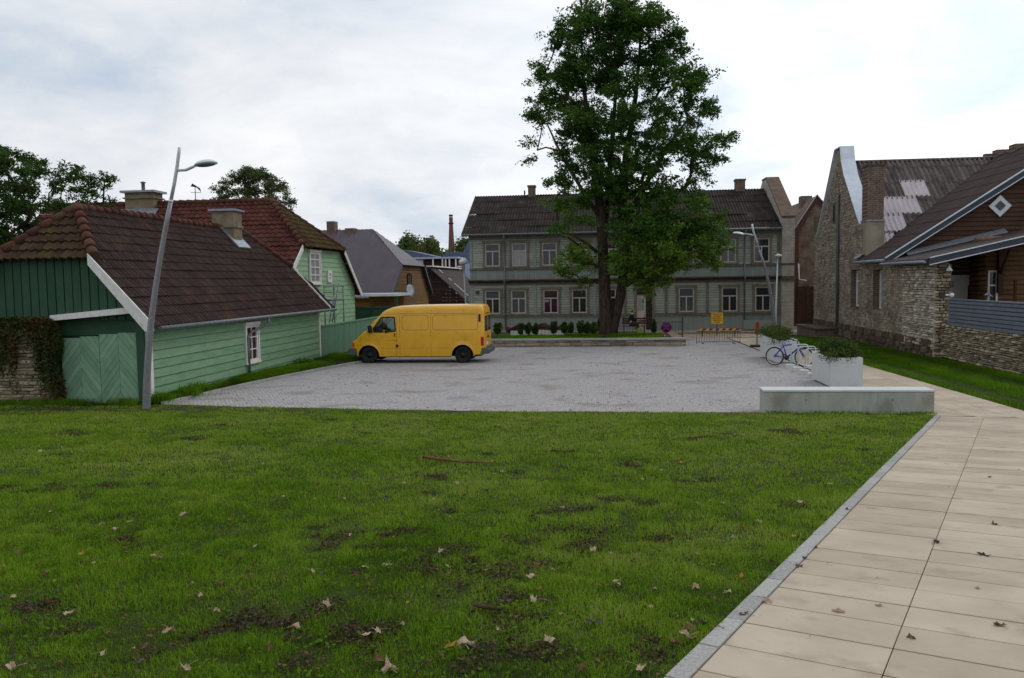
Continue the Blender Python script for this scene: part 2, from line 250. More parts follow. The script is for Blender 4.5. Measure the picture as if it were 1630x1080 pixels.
# ------------------------------------------------------------------ object helpers
ORG = {}
def tag(o, label=None, cat=None, group=None, kind=None):
    if label: o['label'] = label
    if cat: o['category'] = cat
    if group: o['group'] = group
    if kind: o['kind'] = kind
    return o
def empty(name, loc, label, cat, group=None, rz=0):
    o = bpy.data.objects.new(name, None); C.objects.link(o); o.location = loc; o.rotation_euler = (0,0,rz)
    o.empty_display_size = .2
    ORG[o.name] = Vector(loc); return tag(o, label, cat, group)
class Fr:                      # a wall frame: a along r, b up, c along outward normal n
    def __init__(s, o, r, n): s.o, s.r, s.n = Vector(o), Vector(r).normalized(), Vector(n).normalized()
    def p(s, a, b, c): return s.o + s.r*a + Vector((0,0,b)) + s.n*c
class MB:
    def __init__(s): s.v, s.f, s.rv, s.sm, s.cur = [], [], [], [], .5
    def add(s, vs, fs, smooth=False):
        b = len(s.v); s.v += [tuple(x) for x in vs]; s.rv += [s.cur]*len(vs)
        for f in fs: s.f.append(tuple(b+i for i in f)); s.sm.append(smooth)
    def hexa(s, P): s.add(P, [(0,3,2,1),(4,5,6,7),(0,1,5,4),(1,2,6,5),(2,3,7,6),(3,0,4,7)])
    def box(s, x0,x1,y0,y1,z0,z1):
        s.hexa([(x0,y0,z0),(x1,y0,z0),(x1,y1,z0),(x0,y1,z0),(x0,y0,z1),(x1,y0,z1),(x1,y1,z1),(x0,y1,z1)])
    def ob(s, fr, a0,a1,b0,b1,c0,c1):
        s.hexa([fr.p(a0,b0,c0),fr.p(a1,b0,c0),fr.p(a1,b0,c1),fr.p(a0,b0,c1),fr.p(a0,b1,c0),fr.p(a1,b1,c0),fr.p(a1,b1,c1),fr.p(a0,b1,c1)])
    def prism(s, poly, vec):
        n = len(poly); P = [Vector(p) for p in poly]; v = Vector(vec)
        s.add(P + [p+v for p in P], [tuple(range(n))[::-1], tuple(range(n,2*n))] + [(i,(i+1)%n,n+(i+1)%n,n+i) for i in range(n)])
    def bar(s, p, q, w, h=None, up=(0,0,1)):
        p, q = Vector(p), Vector(q); h = h or w; d = (q-p).normalized(); a = d.cross(Vector(up))
        if a.length < 1e-3: a = Vector((1,0,0))
        a.normalize(); b = a.cross(d); a *= w/2; b *= h/2
        s.hexa([p-a-b,p+a-b,q+a-b,q-a-b,p-a+b,p+a+b,q+a+b,q-a+b])
    def tube(s, pts, r, n=8, cap=True):
        pts = [Vector(p) for p in pts]; rr = r if isinstance(r, (list, tuple)) else [r]*len(pts)
        base = len(s.v); V = []; ref = None
        for i, p in enumerate(pts):
            d = (pts[min(i+1,len(pts)-1)] - pts[max(i-1,0)]).normalized()
            if ref is None: ref = d.orthogonal().normalized()
            a = (ref - d*ref.dot(d)).normalized(); ref = a; b = d.cross(a)
            for k in range(n):
                t = 2*math.pi*k/n; V.append(p + (a*math.cos(t) + b*math.sin(t))*rr[i])
        Fc = [(i*n+k, i*n+(k+1)%n, (i+1)*n+(k+1)%n, (i+1)*n+k) for i in range(len(pts)-1) for k in range(n)]
        s.add(V, Fc, True)
        if cap:
            s.f.append(tuple(base+k for k in range(n))[::-1]); s.sm.append(False)
            s.f.append(tuple(base+(len(pts)-1)*n+k for k in range(n))); s.sm.append(False)
    def lathe(s, o, axis, prof, n=24):     # prof: (radius, height along axis)
        o = Vector(o); ax = Vector(axis).normalized(); a = ax.orthogonal().normalized(); b = ax.cross(a)
        V = [o + ax*h + (a*math.cos(2*math.pi*k/n) + b*math.sin(2*math.pi*k/n))*r for r, h in prof for k in range(n)]
        s.add(V, [(i*n+k, i*n+(k+1)%n, (i+1)*n+(k+1)%n, (i+1)*n+k) for i in range(len(prof)-1) for k in range(n)], True)
    def blob(s, c, rx, ry, rz, n=8, m=6, jit=0):
        V = []; 
        for i in range(m+1):
            t = math.pi*i/m
            for k in range(n):
                q = 2*math.pi*k/n; j = 1 + random.uniform(-jit, jit)
                V.append((c[0]+rx*math.sin(t)*math.cos(q)*j, c[1]+ry*math.sin(t)*math.sin(q)*j, c[2]+rz*math.cos(t)*j))
        s.add(V, [(i*n+k, (i+1)*n+k, (i+1)*n+(k+1)%n, i*n+(k+1)%n) for i in range(m) for k in range(n)], True)
    def build(s, name, m, parent=None, local=False, bevel=0, solid=0):
        me = bpy.data.meshes.new(name); o3 = Vector((0,0,0))
        if parent is not None and not local: o3 = ORG[parent.name]
        me.from_pydata([(x-o3.x, y-o3.y, z-o3.z) for x,y,z in s.v], [], s.f)
        at_ = me.attributes.new('rnd', 'FLOAT', 'POINT'); at_.data.foreach_set('value', s.rv)
        me.polygons.foreach_set('use_smooth', s.sm); me.materials.append(m)
        bm = bmesh.new(); bm.from_mesh(me); bmesh.ops.recalc_face_normals(bm, faces=bm.faces[:]); bm.to_mesh(me); bm.free()
        o = bpy.data.objects.new(name, me); C.objects.link(o)
        if parent is not None: o.parent = parent
        ORG[o.name] = o3
        if bevel:
            b = o.modifiers.new('bevel', 'BEVEL'); b.width = bevel; b.segments = 2; b.limit_method = 'ANGLE'
        return o
def np_mesh(name, V, nper, m, parent=None, rnd=None, org=(0,0,0), smooth=False, faces=None):
    """V (n,nper,3): n separate polygons, or with faces a list of index tuples inside each group"""
    n = len(V); me = bpy.data.meshes.new(name); V = V - np.array(org)
    me.vertices.add(n*nper); me.vertices.foreach_set('co', V.reshape(-1).astype(np.float32))
    faces = faces or [tuple(range(nper))]
    sizes = [len(f) for f in faces]; tot = sum(sizes)
    idx = (np.arange(n)[:,None]*nper + np.array([i for f in faces for i in f])[None,:]).reshape(-1)
    me.loops.add(n*tot); me.loops.foreach_set('vertex_index', idx.astype(np.int32))
    st = np.concatenate([[0], np.cumsum(sizes)[:-1]])
    me.polygons.add(n*len(faces)); me.polygons.foreach_set('loop_start', (np.arange(n)[:,None]*tot + st[None,:]).reshape(-1).astype(np.int32))
    me.update(calc_edges=True); me.validate()
    if smooth: me.polygons.foreach_set('use_smooth', [True]*len(me.polygons))
    if rnd is not None:
        a = me.attributes.new('rnd', 'FLOAT', 'POINT'); a.data.foreach_set('value', np.repeat(rnd, nper).astype(np.float32))
    me.materials.append(m); o = bpy.data.objects.new(name, me); C.objects.link(o)
    if parent is not None: o.parent = parent
    ORG[o.name] = Vector(org); return o
def sheet(name, pts, m, kind='structure'):
    b = MB(); b.add(pts, [tuple(range(len(pts)))]); o = b.build(name, m); o['kind'] = kind; return o
def clip2(poly, a0, a1, b0, b1):
    def cut(P, ins, inter):
        o = []
        for i in range(len(P)):
            p, q = P[i-1], P[i]
            if ins(q):
                if not ins(p): o.append(inter(p, q))
                o.append(q)
            elif ins(p): o.append(inter(p, q))
        return o
    def ix(v, k):
        return lambda p, q: tuple(p[j] + (q[j]-p[j])*(v-p[k])/(q[k]-p[k]) for j in (0,1))
    for ins, it in ((lambda p: p[0] >= a0, ix(a0,0)), (lambda p: p[0] <= a1, ix(a1,0)), (lambda p: p[1] >= b0, ix(b0,1)), (lambda p: p[1] <= b1, ix(b1,1))):
        if len(poly) < 3: return []
        poly = cut(poly, ins, it)
    return poly
def lap(mb, fr, a0, a1, b0, b1, pitch, depth, rng_fn=None, holes=(), gap=.014):
    """lapped horizontal boards; rng_fn(b) -> (a0,a1) trims them to a gable"""
    b = b0
    while b < b1 - 1e-4:
        t = min(b+pitch, b1); mb.cur = random.random()
        lo = rng_fn(b) if rng_fn else (a0, a1); hi = rng_fn(t) if rng_fn else (a0, a1)
        spans = [(lo[0], lo[1], hi[0], hi[1])]
        for h in holes:
            if h[2] < (b+t)/2 < h[3]:
                ns = []
                for s0, s1, u0_, u1_ in spans:
                    if s0 < h[0] < s1: ns.append((s0, h[0], u0_, h[0]))
                    if s0 < h[1] < s1: ns.append((h[1], s1, h[1], u1_))
                    if not (s0 < h[0] < s1) and not (s0 < h[1] < s1): ns.append((s0, s1, u0_, u1_))
                spans = ns
        for s0, s1, u0_, u1_ in spans:
            if s1-s0 > .02 and u1_-u0_ > -.001:
                mb.add([fr.p(s0,b+gap,0),fr.p(s1,b+gap,0),fr.p(s1,b+gap,depth),fr.p(s0,b+gap,depth),fr.p(u0_,t,0),fr.p(u1_,t,0),fr.p(u1_,t,depth*.25),fr.p(u0_,t,depth*.25)],
                       [(0,3,2,1),(4,5,6,7),(0,1,5,4),(1,2,6,5),(2,3,7,6),(3,0,4,7)])
        b = t
    mb.cur = .5
def vboards(mb, fr, a0, a1, bf, tf, wd, d, gap=.012):
    a = a0
    while a < a1-1e-4:
        e = min(a+wd, a1); mb.cur = random.random(); dd = d*random.uniform(.75, 1.1)
        P = [(a+gap/2, bf(a)), (e-gap/2, bf(e)), (e-gap/2, tf(e)), (a+gap/2, tf(a))]
        if P[2][1] > P[1][1]+.01 or P[3][1] > P[0][1]+.01: mb.prism([fr.p(x, y, 0) for x, y in P], fr.n*dd)
        a = e
    mb.cur = .5
def cells(mb, fr, a0, a1, b0, b1, c0, c1, holes):
    A = sorted({a0, a1, *[x for h in holes for x in h[:2]]}); B = sorted({b0, b1, *[x for h in holes for x in h[2:4]]})
    for i in range(len(A)-1):
        for j in range(len(B)-1):
            ca, cb_ = (A[i]+A[i+1])/2, (B[j]+B[j+1])/2
            if not any(h[0] < ca < h[1] and h[2] < cb_ < h[3] for h in holes): mb.ob(fr, A[i], A[i+1], B[j], B[j+1], c0, c1)
def stones(mb, fr, a0, a1, b0, b1, sw, sh, dmin, dmax, pred=None, gap=.012, rfn=None):
    b = b0
    while b < b1-.02:
        h = min(sh*random.uniform(.65, 1.35), b1-b); a = a0
        while a < a1-.02:
            w_ = min(sw*random.uniform(.45, 1.6), a1-a)
            if a1-(a+w_) < sw*.25: w_ = a1-a
            ca, cb_ = a+w_/2, b+h/2
            if (pred is None or pred(ca, cb_, w_/2, h/2)) and w_ > .03:
                mb.cur = rfn(ca, cb_) if rfn else random.random(); d = random.uniform(dmin, dmax); j = lambda s: random.uniform(-s, s)
                A0, A1, B0, B1 = a+gap*.5, a+w_-gap*.5, b+gap*.5, b+h-gap*.5
                ia, ib = min(.018, w_*.14), min(.014, h*.16); q = h*.12
                z1, z2, z3, z4 = B0+j(q), B0+j(q), B1+j(q), B1+j(q)
                mb.hexa([fr.p(A0,z1,-.02),fr.p(A1,z2,-.02),fr.p(A1,z3,-.02),fr.p(A0,z4,-.02),
                         fr.p(A0+ia,z1+ib,d+j(.008)),fr.p(A1-ia,z2+ib,d+j(.008)),fr.p(A1-ia,z3-ib,d+j(.008)),fr.p(A0+ia,z4-ib,d+j(.008))])
            a += w_
        b += h
    mb.cur = .5
def roof_sheet(name, o, al, up, W, H, wave, amp, course, step, m, parent, clips=(), thick=.0, seg=6, jit=0.0):
    """wavy covering laid in courses: o lower corner, al along the eave, up the slope (unit vectors)"""
    o, al, up = Vector(o), Vector(al).normalized(), Vector(up).normalized(); n = al.cross(up)
    if n.z < 0: n = -n
    nu = max(2, int(W/wave*seg)+1); V = []; Fc = []; rv = []; rows = max(1, int(math.ceil(H/course)))
    for c in range(rows):
        v0, v1 = c*course, min((c+1)*course, H); base = len(V)
        for k, (v, off) in enumerate(((v0-.0, 0.0), (v0, step), (v1, step*.12))):
            for i in range(nu):
                u = W*i/(nu-1); ph = 2*math.pi*u/wave; h = amp*(math.sin(ph) + .25*math.sin(2*ph)) + off
                if jit: h += jit*math.sin(u*.9+c*2.1)*math.sin(u*.37+c*.6)
                V.append(o + al*u + up*v + n*h)
                tl = int(u/wave); rv.append(((tl*7919 + c*104729 + 17) % 97)/97)
        for k in range(2):
            for i in range(nu-1):
                a = base+k*nu+i; Fc.append((a, a+1, a+nu+1, a+nu))
    me = bpy.data.meshes.new(name); oo = ORG[parent.name]; me.from_pydata([tuple(v-oo) for v in V], [], Fc)
    a = me.attributes.new('rnd', 'FLOAT', 'POINT'); a.data.foreach_set('value', rv)
    bm = bmesh.new(); bm.from_mesh(me)
    for p, nn in clips:
        bmesh.ops.bisect_plane(bm, geom=bm.verts[:]+bm.edges[:]+bm.faces[:], plane_co=Vector(p)-oo, plane_no=Vector(nn), clear_outer=True)
    bm.to_mesh(me); bm.free(); me.materials.append(m)
    ob = bpy.data.objects.new(name, me); C.objects.link(ob); ob.parent = parent; ORG[ob.name] = oo
    return ob
def vclip(p, q, keep):     # vertical plane through plan points p,q; keeps the side of point keep
    d = Vector((q[0]-p[0], q[1]-p[1], 0)); n = Vector((d.y, -d.x, 0)).normalized()
    if n.dot(Vector((keep[0]-p[0], keep[1]-p[1], 0))) > 0: n = -n
    return (Vector((p[0], p[1], 0)), n)
def ridge_tiles(mb, p, q, r=.11, step=.35):
    p, q = Vector(p), Vector(q); n = max(1, int((q-p).length/step)); d = (q-p)/n
    for i in range(n):
        mb.cur = random.random(); a = p + d*i; b = a + d*1.12; mb.tube([a - Vector((0,0,.02)), b - Vector((0,0,.045))], [r*1.12, r*.92], 10)
    mb.cur = .5
def window(parent, fr, a0, a1, b0, b1, fw_, mf, mg, mull=(), trans=(), c0=.0, c1=.05, casing=None, name='window', muntin=.03):
    """frame with panes: mull = fractions across, trans = heights (abs b) or with sub-range"""
    f = MB()
    f.ob(fr, a0, a1, b0, b0+fw_, c0, c1); f.ob(fr, a0, a1, b1-fw_, b1, c0, c1)
    f.ob(fr, a0, a0+fw_, b0+fw_, b1-fw_, c0, c1); f.ob(fr, a1-fw_, a1, b0+fw_, b1-fw_, c0, c1)
    for z in trans: f.ob(fr, a0+fw_, a1-fw_, z-muntin/2, z+muntin/2, c0, c1-.008)
    for (t, lo, hi) in mull:
        x = a0 + (a1-a0)*t; f.ob(fr, x-muntin/2, x+muntin/2, lo if lo is not None else b0+fw_, hi if hi is not None else b1-fw_, c0, c1-.012)
    w_ = f.build(name, mf, parent)
    g = MB(); g.ob(fr, a0+fw_*.5, a1-fw_*.5, b0+fw_*.5, b1-fw_*.5, c0, c0+.012); g.build('pane', mg, w_)
    if casing:
        cw, mc = casing; k = MB(); e = c1+.03
        k.ob(fr, a0-cw, a0-.002, b0-cw*.2, b1, c0, e); k.ob(fr, a1+.002, a1+cw, b0-cw*.2, b1, c0, e)
        k.ob(fr, a0-cw*1.3, a1+cw*1.3, b1+.002, b1+cw*1.2, c0, e+.03); k.ob(fr, a0-cw*1.3, a1+cw*1.3, b0-cw*.8, b0-.002, c0, e+.02)
        k.build('casing', mc, w_)
    return w_

# ------------------------------------------------------------------ ground
YE = 18.1
def gz(x, y): return 1.34*(1-y/YE) if y < YE else -.0123*(y-YE)
PA = R_(25.2); PD = (math.sin(PA), math.cos(PA)); PN = (math.cos(PA), -math.sin(PA))   # path direction and its right-hand normal
K0, K1, CW, CL = -1.363, -1.257, .763, .385
def ppt(a, n): return (PN[0]*n + PD[0]*a, PN[1]*n + PD[1]*a)
sheet('ground', [(-3000,-300,-.9),(3000,-300,-.9),(3000,3000,-.9),(-3000,3000,-.9)], M['street'])
# the lawn: a subdivided sheet falling away from the camera, right edge along the kerb
edgeY = lambda x: float(np.interp(x, [-11, -8.3, -3.2, 3.4, 6.8], [19.3, 18.9, 18.35, 18.25, 18.1]))
b = MB(); nx, ny = 60, 40; V = []
for j in range(ny+1):
    for i in range(nx+1):
        y = -6 + (18.1+6)*j/ny; xr = (K0 + .0 - PN[1]*y)/PN[0]
        x = -26 + (min(xr, 6.75)+26)*i/nx
        yy = y if j < ny else edgeY(x) if x > -11 else 19.3
        V.append((x, yy, gz(x, yy) + .006*math.sin(x*1.9+y)*math.sin(y*1.3)))
b.add(V, [(j*(nx+1)+i, j*(nx+1)+i+1, (j+1)*(nx+1)+i+1, (j+1)*(nx+1)+i) for j in range(ny) for i in range(nx)], True)
tag(b.build('lawn', M['lawn']), kind='structure')
sheet('lawn_far_left', [(-30,19.3,gz(0,19.3)-.004),(-11.0,19.3,gz(0,19.3)-.004),(-11.0,24,-.05),(-30,24,-.05)], M['lawn'])
# plaza of grey setts (X -11..6.75) and the street beyond
pl = [(-11.0,18.0),(6.75,18.0),(6.75,50.0),(-9.2,50.0),(-9.6,32.0),(-10.0,29.5),(-10.5,26.0),(-10.85,22.5),(-11.0,20.0)]
sheet('plaza', [(x, y, gz(x,y)-.012 if y > YE else -.014) for x, y in pl], M['sett'])
sheet('street', [(-60,40,gz(0,40)-.02),(70,40,gz(0,40)-.02),(70,140,gz(0,140)-.02),(-60,140,gz(0,140)-.02)], M['street'])
sheet('pavement', [(4.6,47.0,gz(0,47)-.006),(9.5,47.2,gz(0,47)-.006),(8.8,50.6,gz(0,50.6)-.006),(4.4,50.6,gz(0,50.6)-.006)], M['sand'])
sheet('house_pavement', [(-9.5,52.2,gz(0,52.2)+.01),(14,52.2,gz(0,52.2)+.01),(14,54.5,gz(0,54.5)+.01),(-9.5,54.5,gz(0,54.5)+.01)], M['sand'])
# right-hand lawn, verge by the shed
RL = [(8.97,18.1),(12.5,18.1),(12.5,51),(8.97,46)]
sheet('right_lawn', [(x, y, gz(x,y)+.0) for x, y in RL], M['lawn'])
xo = (K1 + 3*CW + .12 - PN[1]*0)/PN[0]
sheet('right_lawn_slope', [((K1+3*CW+.02-PN[1]*-6)/PN[0], -6, gz(0,-6)), (24,-6,gz(0,-6)), (24,YE,0), (8.97,YE,0)], M['lawn'])
KP = [(-11.05,19.25),(-10.98,20.3),(-10.9,22.0),(-10.78,23.8),(-10.5,26.2),(-10.15,28.6),(-9.86,30.2),(-9.6,31.4),(-9.5,33.5)]
b = MB()
vp = [(x, y, gz(x,y)+.06) for x, y in KP]; vq = [(-11.9, y, .0-.004*(y-19)) for x, y in KP]
b.add(vp+vq, [(i, i+1, len(KP)+i+1, len(KP)+i) for i in range(len(KP)-1)]); tag(b.build('verge', M['lawn']), kind='structure')
sheet('verge_beyond', [(-11.9,33.5,-.06),(-9.5,33.5,-.12),(-9.3,44,-.25),(-11.9,44,-.2)], M['lawn'])
b = MB()
for (x0,y0),(x1,y1) in zip(KP, KP[1:]):
    n = max(1, round(math.hypot(x1-x0, y1-y0)/.8))
    for k in range(n):
        b.cur = random.random(); t0, t1 = k/n, (k+1)/n-.008
        p = Vector((x0+(x1-x0)*t0, y0+(y1-y0)*t0, 0)); q = Vector((x0+(x1-x0)*t1, y0+(y1-y0)*t1, 0)); d = (q-p).normalized(); s_ = Vector((d.y,-d.x,0))*.06
        z0, z1 = gz(p.x,p.y)+.075, gz(q.x,q.y)+.075; D = Vector((0,0,-.25))
        T = [Vector((p.x,p.y,z0))-s_, Vector((p.x,p.y,z0))+s_, Vector((q.x,q.y,z1))+s_, Vector((q.x,q.y,z1))-s_]
        b.hexa([t+D for t in T]+T)
tag(b.build('plaza_kerb', M['granite'], bevel=.01), kind='structure')
# sandstone path: slabs over a dark joint bed, kerb of small granite setts on its left
b = MB(); k = MB(); base = MB()
a_end_in = (6.82-PN[0]*K1)/PD[0]
a0 = -4.0
# mitre between inner corner and outer corner
def mit(n): # along coordinate where the column line n meets the mitre line
    inn = Vector((6.82, 17.55)); outc = Vector((8.95, 17.1)); t = outc-inn
    # solve ppt(a,n) on line inn + s t
    A = np.array([[PD[0], -t.x],[PD[1], -t.y]]); B = np.array([inn.x-PN[0]*n, inn.y-PN[1]*n]); return float(np.linalg.solve(A, B)[0])
for c in range(3):
    n0 = K1 + c*CW; n1 = n0 + CW; a = a0 + (.0 if c != 2 else .02)
    while True:
        e = a + CL; done = False
        A0, A1 = min(e, mit(n0)), min(e, mit(n1))
        if a >= min(mit(n0), mit(n1))-.02: done = True
        if done: break
        b.cur = random.random(); g = .006; hz_ = random.uniform(-.002, .002)
        g2_ = .0025; P = [ppt(a+g,n0+g2_), ppt(a+g,n1-g2_), ppt(A1-g,n1-g2_), ppt(A0-g,n0+g2_)]
        T = [(x, y, gz(x,y)+.012+hz_) for x, y in P]; b.hexa([(x,y,z-.05) for x,y,z in T]+T); a = e
for c in range(3):                       # second leg, along the plaza
    x0 = 6.80 + c*.72; x1 = x0+.72; y = 17.55 - .45*(x0-6.82)/2.13 + .02
    first = True
    while y < 46:
        e = y+.385 if not first else 18.1; first = False; g = .005; b.cur = random.random()
        T = [(X, Y, gz(X,Y)+.012+random.uniform(-.001,.001)) for X, Y in ((x0+g,y+g),(x1-g,y+g),(x1-g,e-g),(x0+g,e-g))]
        b.hexa([(x_,y_,z-.05) for x_,y_,z in T]+T); y = e
tag(b.build('path', M['slab'], bevel=.003), kind='structure')
P = [ppt(a0,K0), ppt(a0,K1+3*CW+.1), (8.97,17.0), (6.75,17.5)]
sheet('path_bed', [(x, y, gz(x,y)+.002) for x, y in P], M['joint'])
sheet('path_bed_far', [(x, y, gz(x,y)+.002) for x, y in ((6.75,17.5),(8.97,17.0),(8.97,YE),(6.75,YE))], M['joint'])
sheet('path_bed_beyond', [(x, y, gz(x,y)+.002) for x, y in ((6.75,YE),(8.97,YE),(8.97,46.2),(6.75,46.2))], M['joint'])
a = a0
while a < a_end_in+.0:
    e = a + random.uniform(.42, .5); k.cur = random.random(); P = [ppt(a+.003,K0), ppt(a+.003,K1-.004), ppt(e-.003,K1-.004), ppt(e-.003,K0)]
    T = [(x, y, gz(x,y)+.022+random.uniform(-.003,.003)) for x, y in P]; k.hexa([(x,y,z-.08) for x,y,z in T]+T); a = e
tag(k.build('path_kerb', M['granite'], bevel=.004), kind='structure')
# planting bed behind the low wall
sheet('planting_bed', [(-11.6,40.3,.02),(3.2,40.3,.02),(1.8,46.5,.06),(-11.6,46.5,.06)], M['lawn'])

# ------------------------------------------------------------------ grass, clover, litter
def vnoise(x, y, s, seed):
    g = np.random.default_rng(seed).random((64, 64)); u = (x*s) % 64; v = (y*s) % 64
    i = u.astype(int) % 64; j = v.astype(int) % 64; fu = u-np.floor(u); fv = v-np.floor(v); fu = fu*fu*(3-2*fu); fv = fv*fv*(3-2*fv)
    i2, j2 = (i+1) % 64, (j+1) % 64
    return (g[i,j]*(1-fu)*(1-fv) + g[i2,j]*fu*(1-fv) + g[i,j2]*(1-fu)*fv + g[i2,j2]*fu*fv)
fn = lambda x, y, s, sd_: (vnoise(x,y,s,sd_)*.6 + vnoise(x,y,s*2.3,sd_+1)*.4)
BARE = [(at(*p,1), r) for p, r in ()] 
def gpt(px, py):              # ground point of the falling lawn seen at a photo pixel
    d = cr*(px-W_PX/2) + cu*(H_PX/2-py) + fw*F_PX; # 2.94 + t d.z = 1.34(1 - t d.y/18.1)
    t = (1.34-ZC)/(d.z + 1.34*d.y/YE); return Vector((0,0,ZC)) + d*t
bare = [((960,805),.55),((890,835),.5),((860,880),.55),((780,895),.5),((730,925),.5),((690,905),.3),((540,848),.28),((560,868),.3),((640,850),.2),((1100,765),.35),((1000,738),.35),((300,700),.3),((210,770),.3),
        ((95,780),.35),((60,960),.2),((430,985),.35),((360,1010),.3),((480,1020),.3),((820,975),.35),((1120,700),.4),((900,720),.25),((700,760),.25),((120,690),.5),((350,655),.3),((1245,690),.5),((560,1010),.3),((1060,860),.25),((1000,1040),.2),((820,1040),.25),((200,860),.2)]
BP = []
for p, r in bare:
    q = gpt(*p)
    for k in range(4): BP.append((q.x+r*.8*random.uniform(-1,1), q.y+r*.8*random.uniform(-1,1), r*random.uniform(.25,.6)))
for k in range(45):
    q = gpt(random.uniform(-50,1450), 662+400*random.random()**1.4); BP.append((q.x, q.y, random.uniform(.06,.2)))
BP = np.array(BP)
def bareness(x, y):
    m = np.zeros_like(x); nz = fn(x, y, 3.1, 5)
    for bx, by, r in BP:
        d = np.hypot((x-bx), (y-by)*.8)/r; m = np.maximum(m, np.clip(1.3-d, 0, 1))
    return np.clip(m*(.25+nz*1.25), 0, 1)
def blades(n, xs, ys, h, wd, zf=None, seed=0, lean=.5):
    r = np.random.default_rng(seed); x, y = xs, ys; n = len(x); z = zf(x, y)
    th = r.random(n)*2*np.pi; ph = r.random(n)*2*np.pi; le = h*(r.random(n)**1.0*lean*1.6+.1)
    dx, dy = np.cos(ph)*le, np.sin(ph)*le; wx, wy = np.cos(th)*wd/2, np.sin(th)*wd/2
    V = np.zeros((n, 5, 3))
    V[:,0] = np.c_[x-wx, y-wy, z-.004]; V[:,1] = np.c_[x+wx, y+wy, z-.004]
    V[:,2] = np.c_[x+wx*.8+dx*.4, y+wy*.8+dy*.4, z+h*.6]; V[:,3] = np.c_[x-wx*.8+dx*.4, y-wy*.8+dy*.4, z+h*.6]
    V[:,4] = np.c_[x+dx*1.15, y+dy*1.15, z+h*(1-.35*r.random(n))]
    return V
GF = [(0,1,2,3),(3,2,4)]
gzv = lambda x, y: np.where(y < YE, 1.34*(1-y/YE), -.0123*(y-YE))
Vs, Rs = [], []
for (y0, y1, dens, hh, ww, sd_) in ((1.6,4.4,9000,.038,.0042,1),(4.4,6.4,6500,.040,.0052,2),(6.4,9,3200,.042,.0075,3),(9,13,1300,.042,.011,4),(13,19.4,800,.04,.015,5)):
    xl = -(y1*.80+2.0) - .1; xr = y1*.62+1
    r = np.random.default_rng(sd_); n = int((xr-xl)*(y1-y0)*dens); x = xl + (xr-xl)*r.random(n); y = y0 + (y1-y0)*r.random(n)
    ey = np.interp(x, [-11, -8.3, -3.2, 3.4, 6.8], [19.25, 18.86, 18.32, 18.2, 18.05]); nn = x*PN[0]+y*PN[1]
    k_ = (nn < K0 - .004 + .018*r.random(n)) & (x > -(y*.80+1.9)) & (y < ey) & ~((x > 3.4) & (y > 18.15))
    pn = fn(x, y, .9, 21); bn_ = bareness(x, y); k_ &= r.random(n) > bn_*.45; k_ &= r.random(n) < .45 + pn*1.1
    x, y, pn, bn_ = x[k_], y[k_], pn[k_], bn_[k_]; n = len(x); tuft = np.clip((fn(x, y, 5.3, 31)-.5)*1.7+.5, 0, 1)
    h = hh*.85*(.55+.9*r.random(n))*(.5+1.1*tuft)*(1-.3*bn_); wd = ww*(.7+.6*r.random(n))
    Vs.append(blades(n, x, y, h, wd, gzv, sd_)); Rs.append(np.clip(.20*r.normal(size=n)+.17+.55*fn(x,y,.55,41)+.35*(tuft-.5)+.3*(fn(x,y,2.2,51)-.5) - .2*bn_ + .018*(y-5), 0, 1))
o = np_mesh('lawn_grass', np.concatenate(Vs), 5, M['blade'], None, np.concatenate(Rs), faces=GF)
tag(o, 'short green grass covering the sloping foreground lawn', 'grass', kind='stuff')
def patch(name, label, dens, xf, h, wd, zf, seed, m='blade2', dark=0.0):
    r = np.random.default_rng(seed); x, y = xf(r, dens); n = len(x); t = fn(x, y, 1.7, seed)
    V = blades(n, x, y, h*(.5+r.random(n))*(.6+.8*t), wd*(.7+.6*r.random(n)), zf, seed)
    tag(np_mesh(name, V, 5, M[m], None, np.clip(.2*r.normal(size=n)+.1+.7*t-dark, 0, 1), faces=GF), label, 'grass', kind='stuff')
def rect(x0, x1, y0, y1):
    def f(r, d): n = int((x1-x0)*(y1-y0)*d); return x0+(x1-x0)*r.random(n), y0+(y1-y0)*r.random(n)
    return f
def vergef(r, d):
    n = int(2.4*15*d); y = 19.3+14.5*r.random(n)**1.15; xk = np.interp(y, [q[1] for q in KP], [q[0] for q in KP]); return (-11.62 + (xk+11.62-.07)*r.random(n)), y
def vergez(x, y):
    xk = np.interp(y, [q[1] for q in KP], [q[0] for q in KP]); t = np.clip((x+11.9)/(xk+11.9), 0, 1); return (-.004*(y-19))*(1-t) + (gzv(x,y)+.06)*t
patch('verge_grass', 'taller bright grass on the verge between shed wall and kerb', 520, vergef, .13, .016, vergez, 71)
patch('right_lawn_grass', 'short grass of the lawn between the path and the stone house', 420, rect(8.98,12.42,14,46), .075, .022, gzv, 72)
patch('bed_grass', 'grass strip behind the low wall under the big tree', 260, rect(-9,3.0,40.35,44), .12, .03, lambda x,y: .03+0*x, 73)
def footf(r, d): n = int(9*d); return -18 + 6.4*r.random(n)+0, 18.9+.42*r.random(n)
patch('gate_foot_grass', 'fringe of uncut grass at the foot of the chevron gate', 420, footf, .17, .012, lambda x,y: gzv(x,y), 74)
def benchf(r, d): n = int(3.6*.12*d); return 3.45+3.5*r.random(n), 18.03+.13*r.random(n)
patch('bench_foot_grass', 'fringe of grass against the front of the concrete bench', 1500, benchf, .07, .010, lambda x,y: gzv(x,y), 75)
def weedf(r, d):
    n = int(d); c = [(-11.1,20.6),(-11.3,21.4),(-11.2,29.4),(-11.25,19.5)][0:4]; i = r.integers(0, 4, n); c = np.array(c)
    return c[i,0]+.16*r.normal(size=n), c[i,1]+.16*r.normal(size=n)
patch('verge_weeds', 'taller weeds growing at the foot of the green shed wall', 900, weedf, .26, .02, vergez, 76)
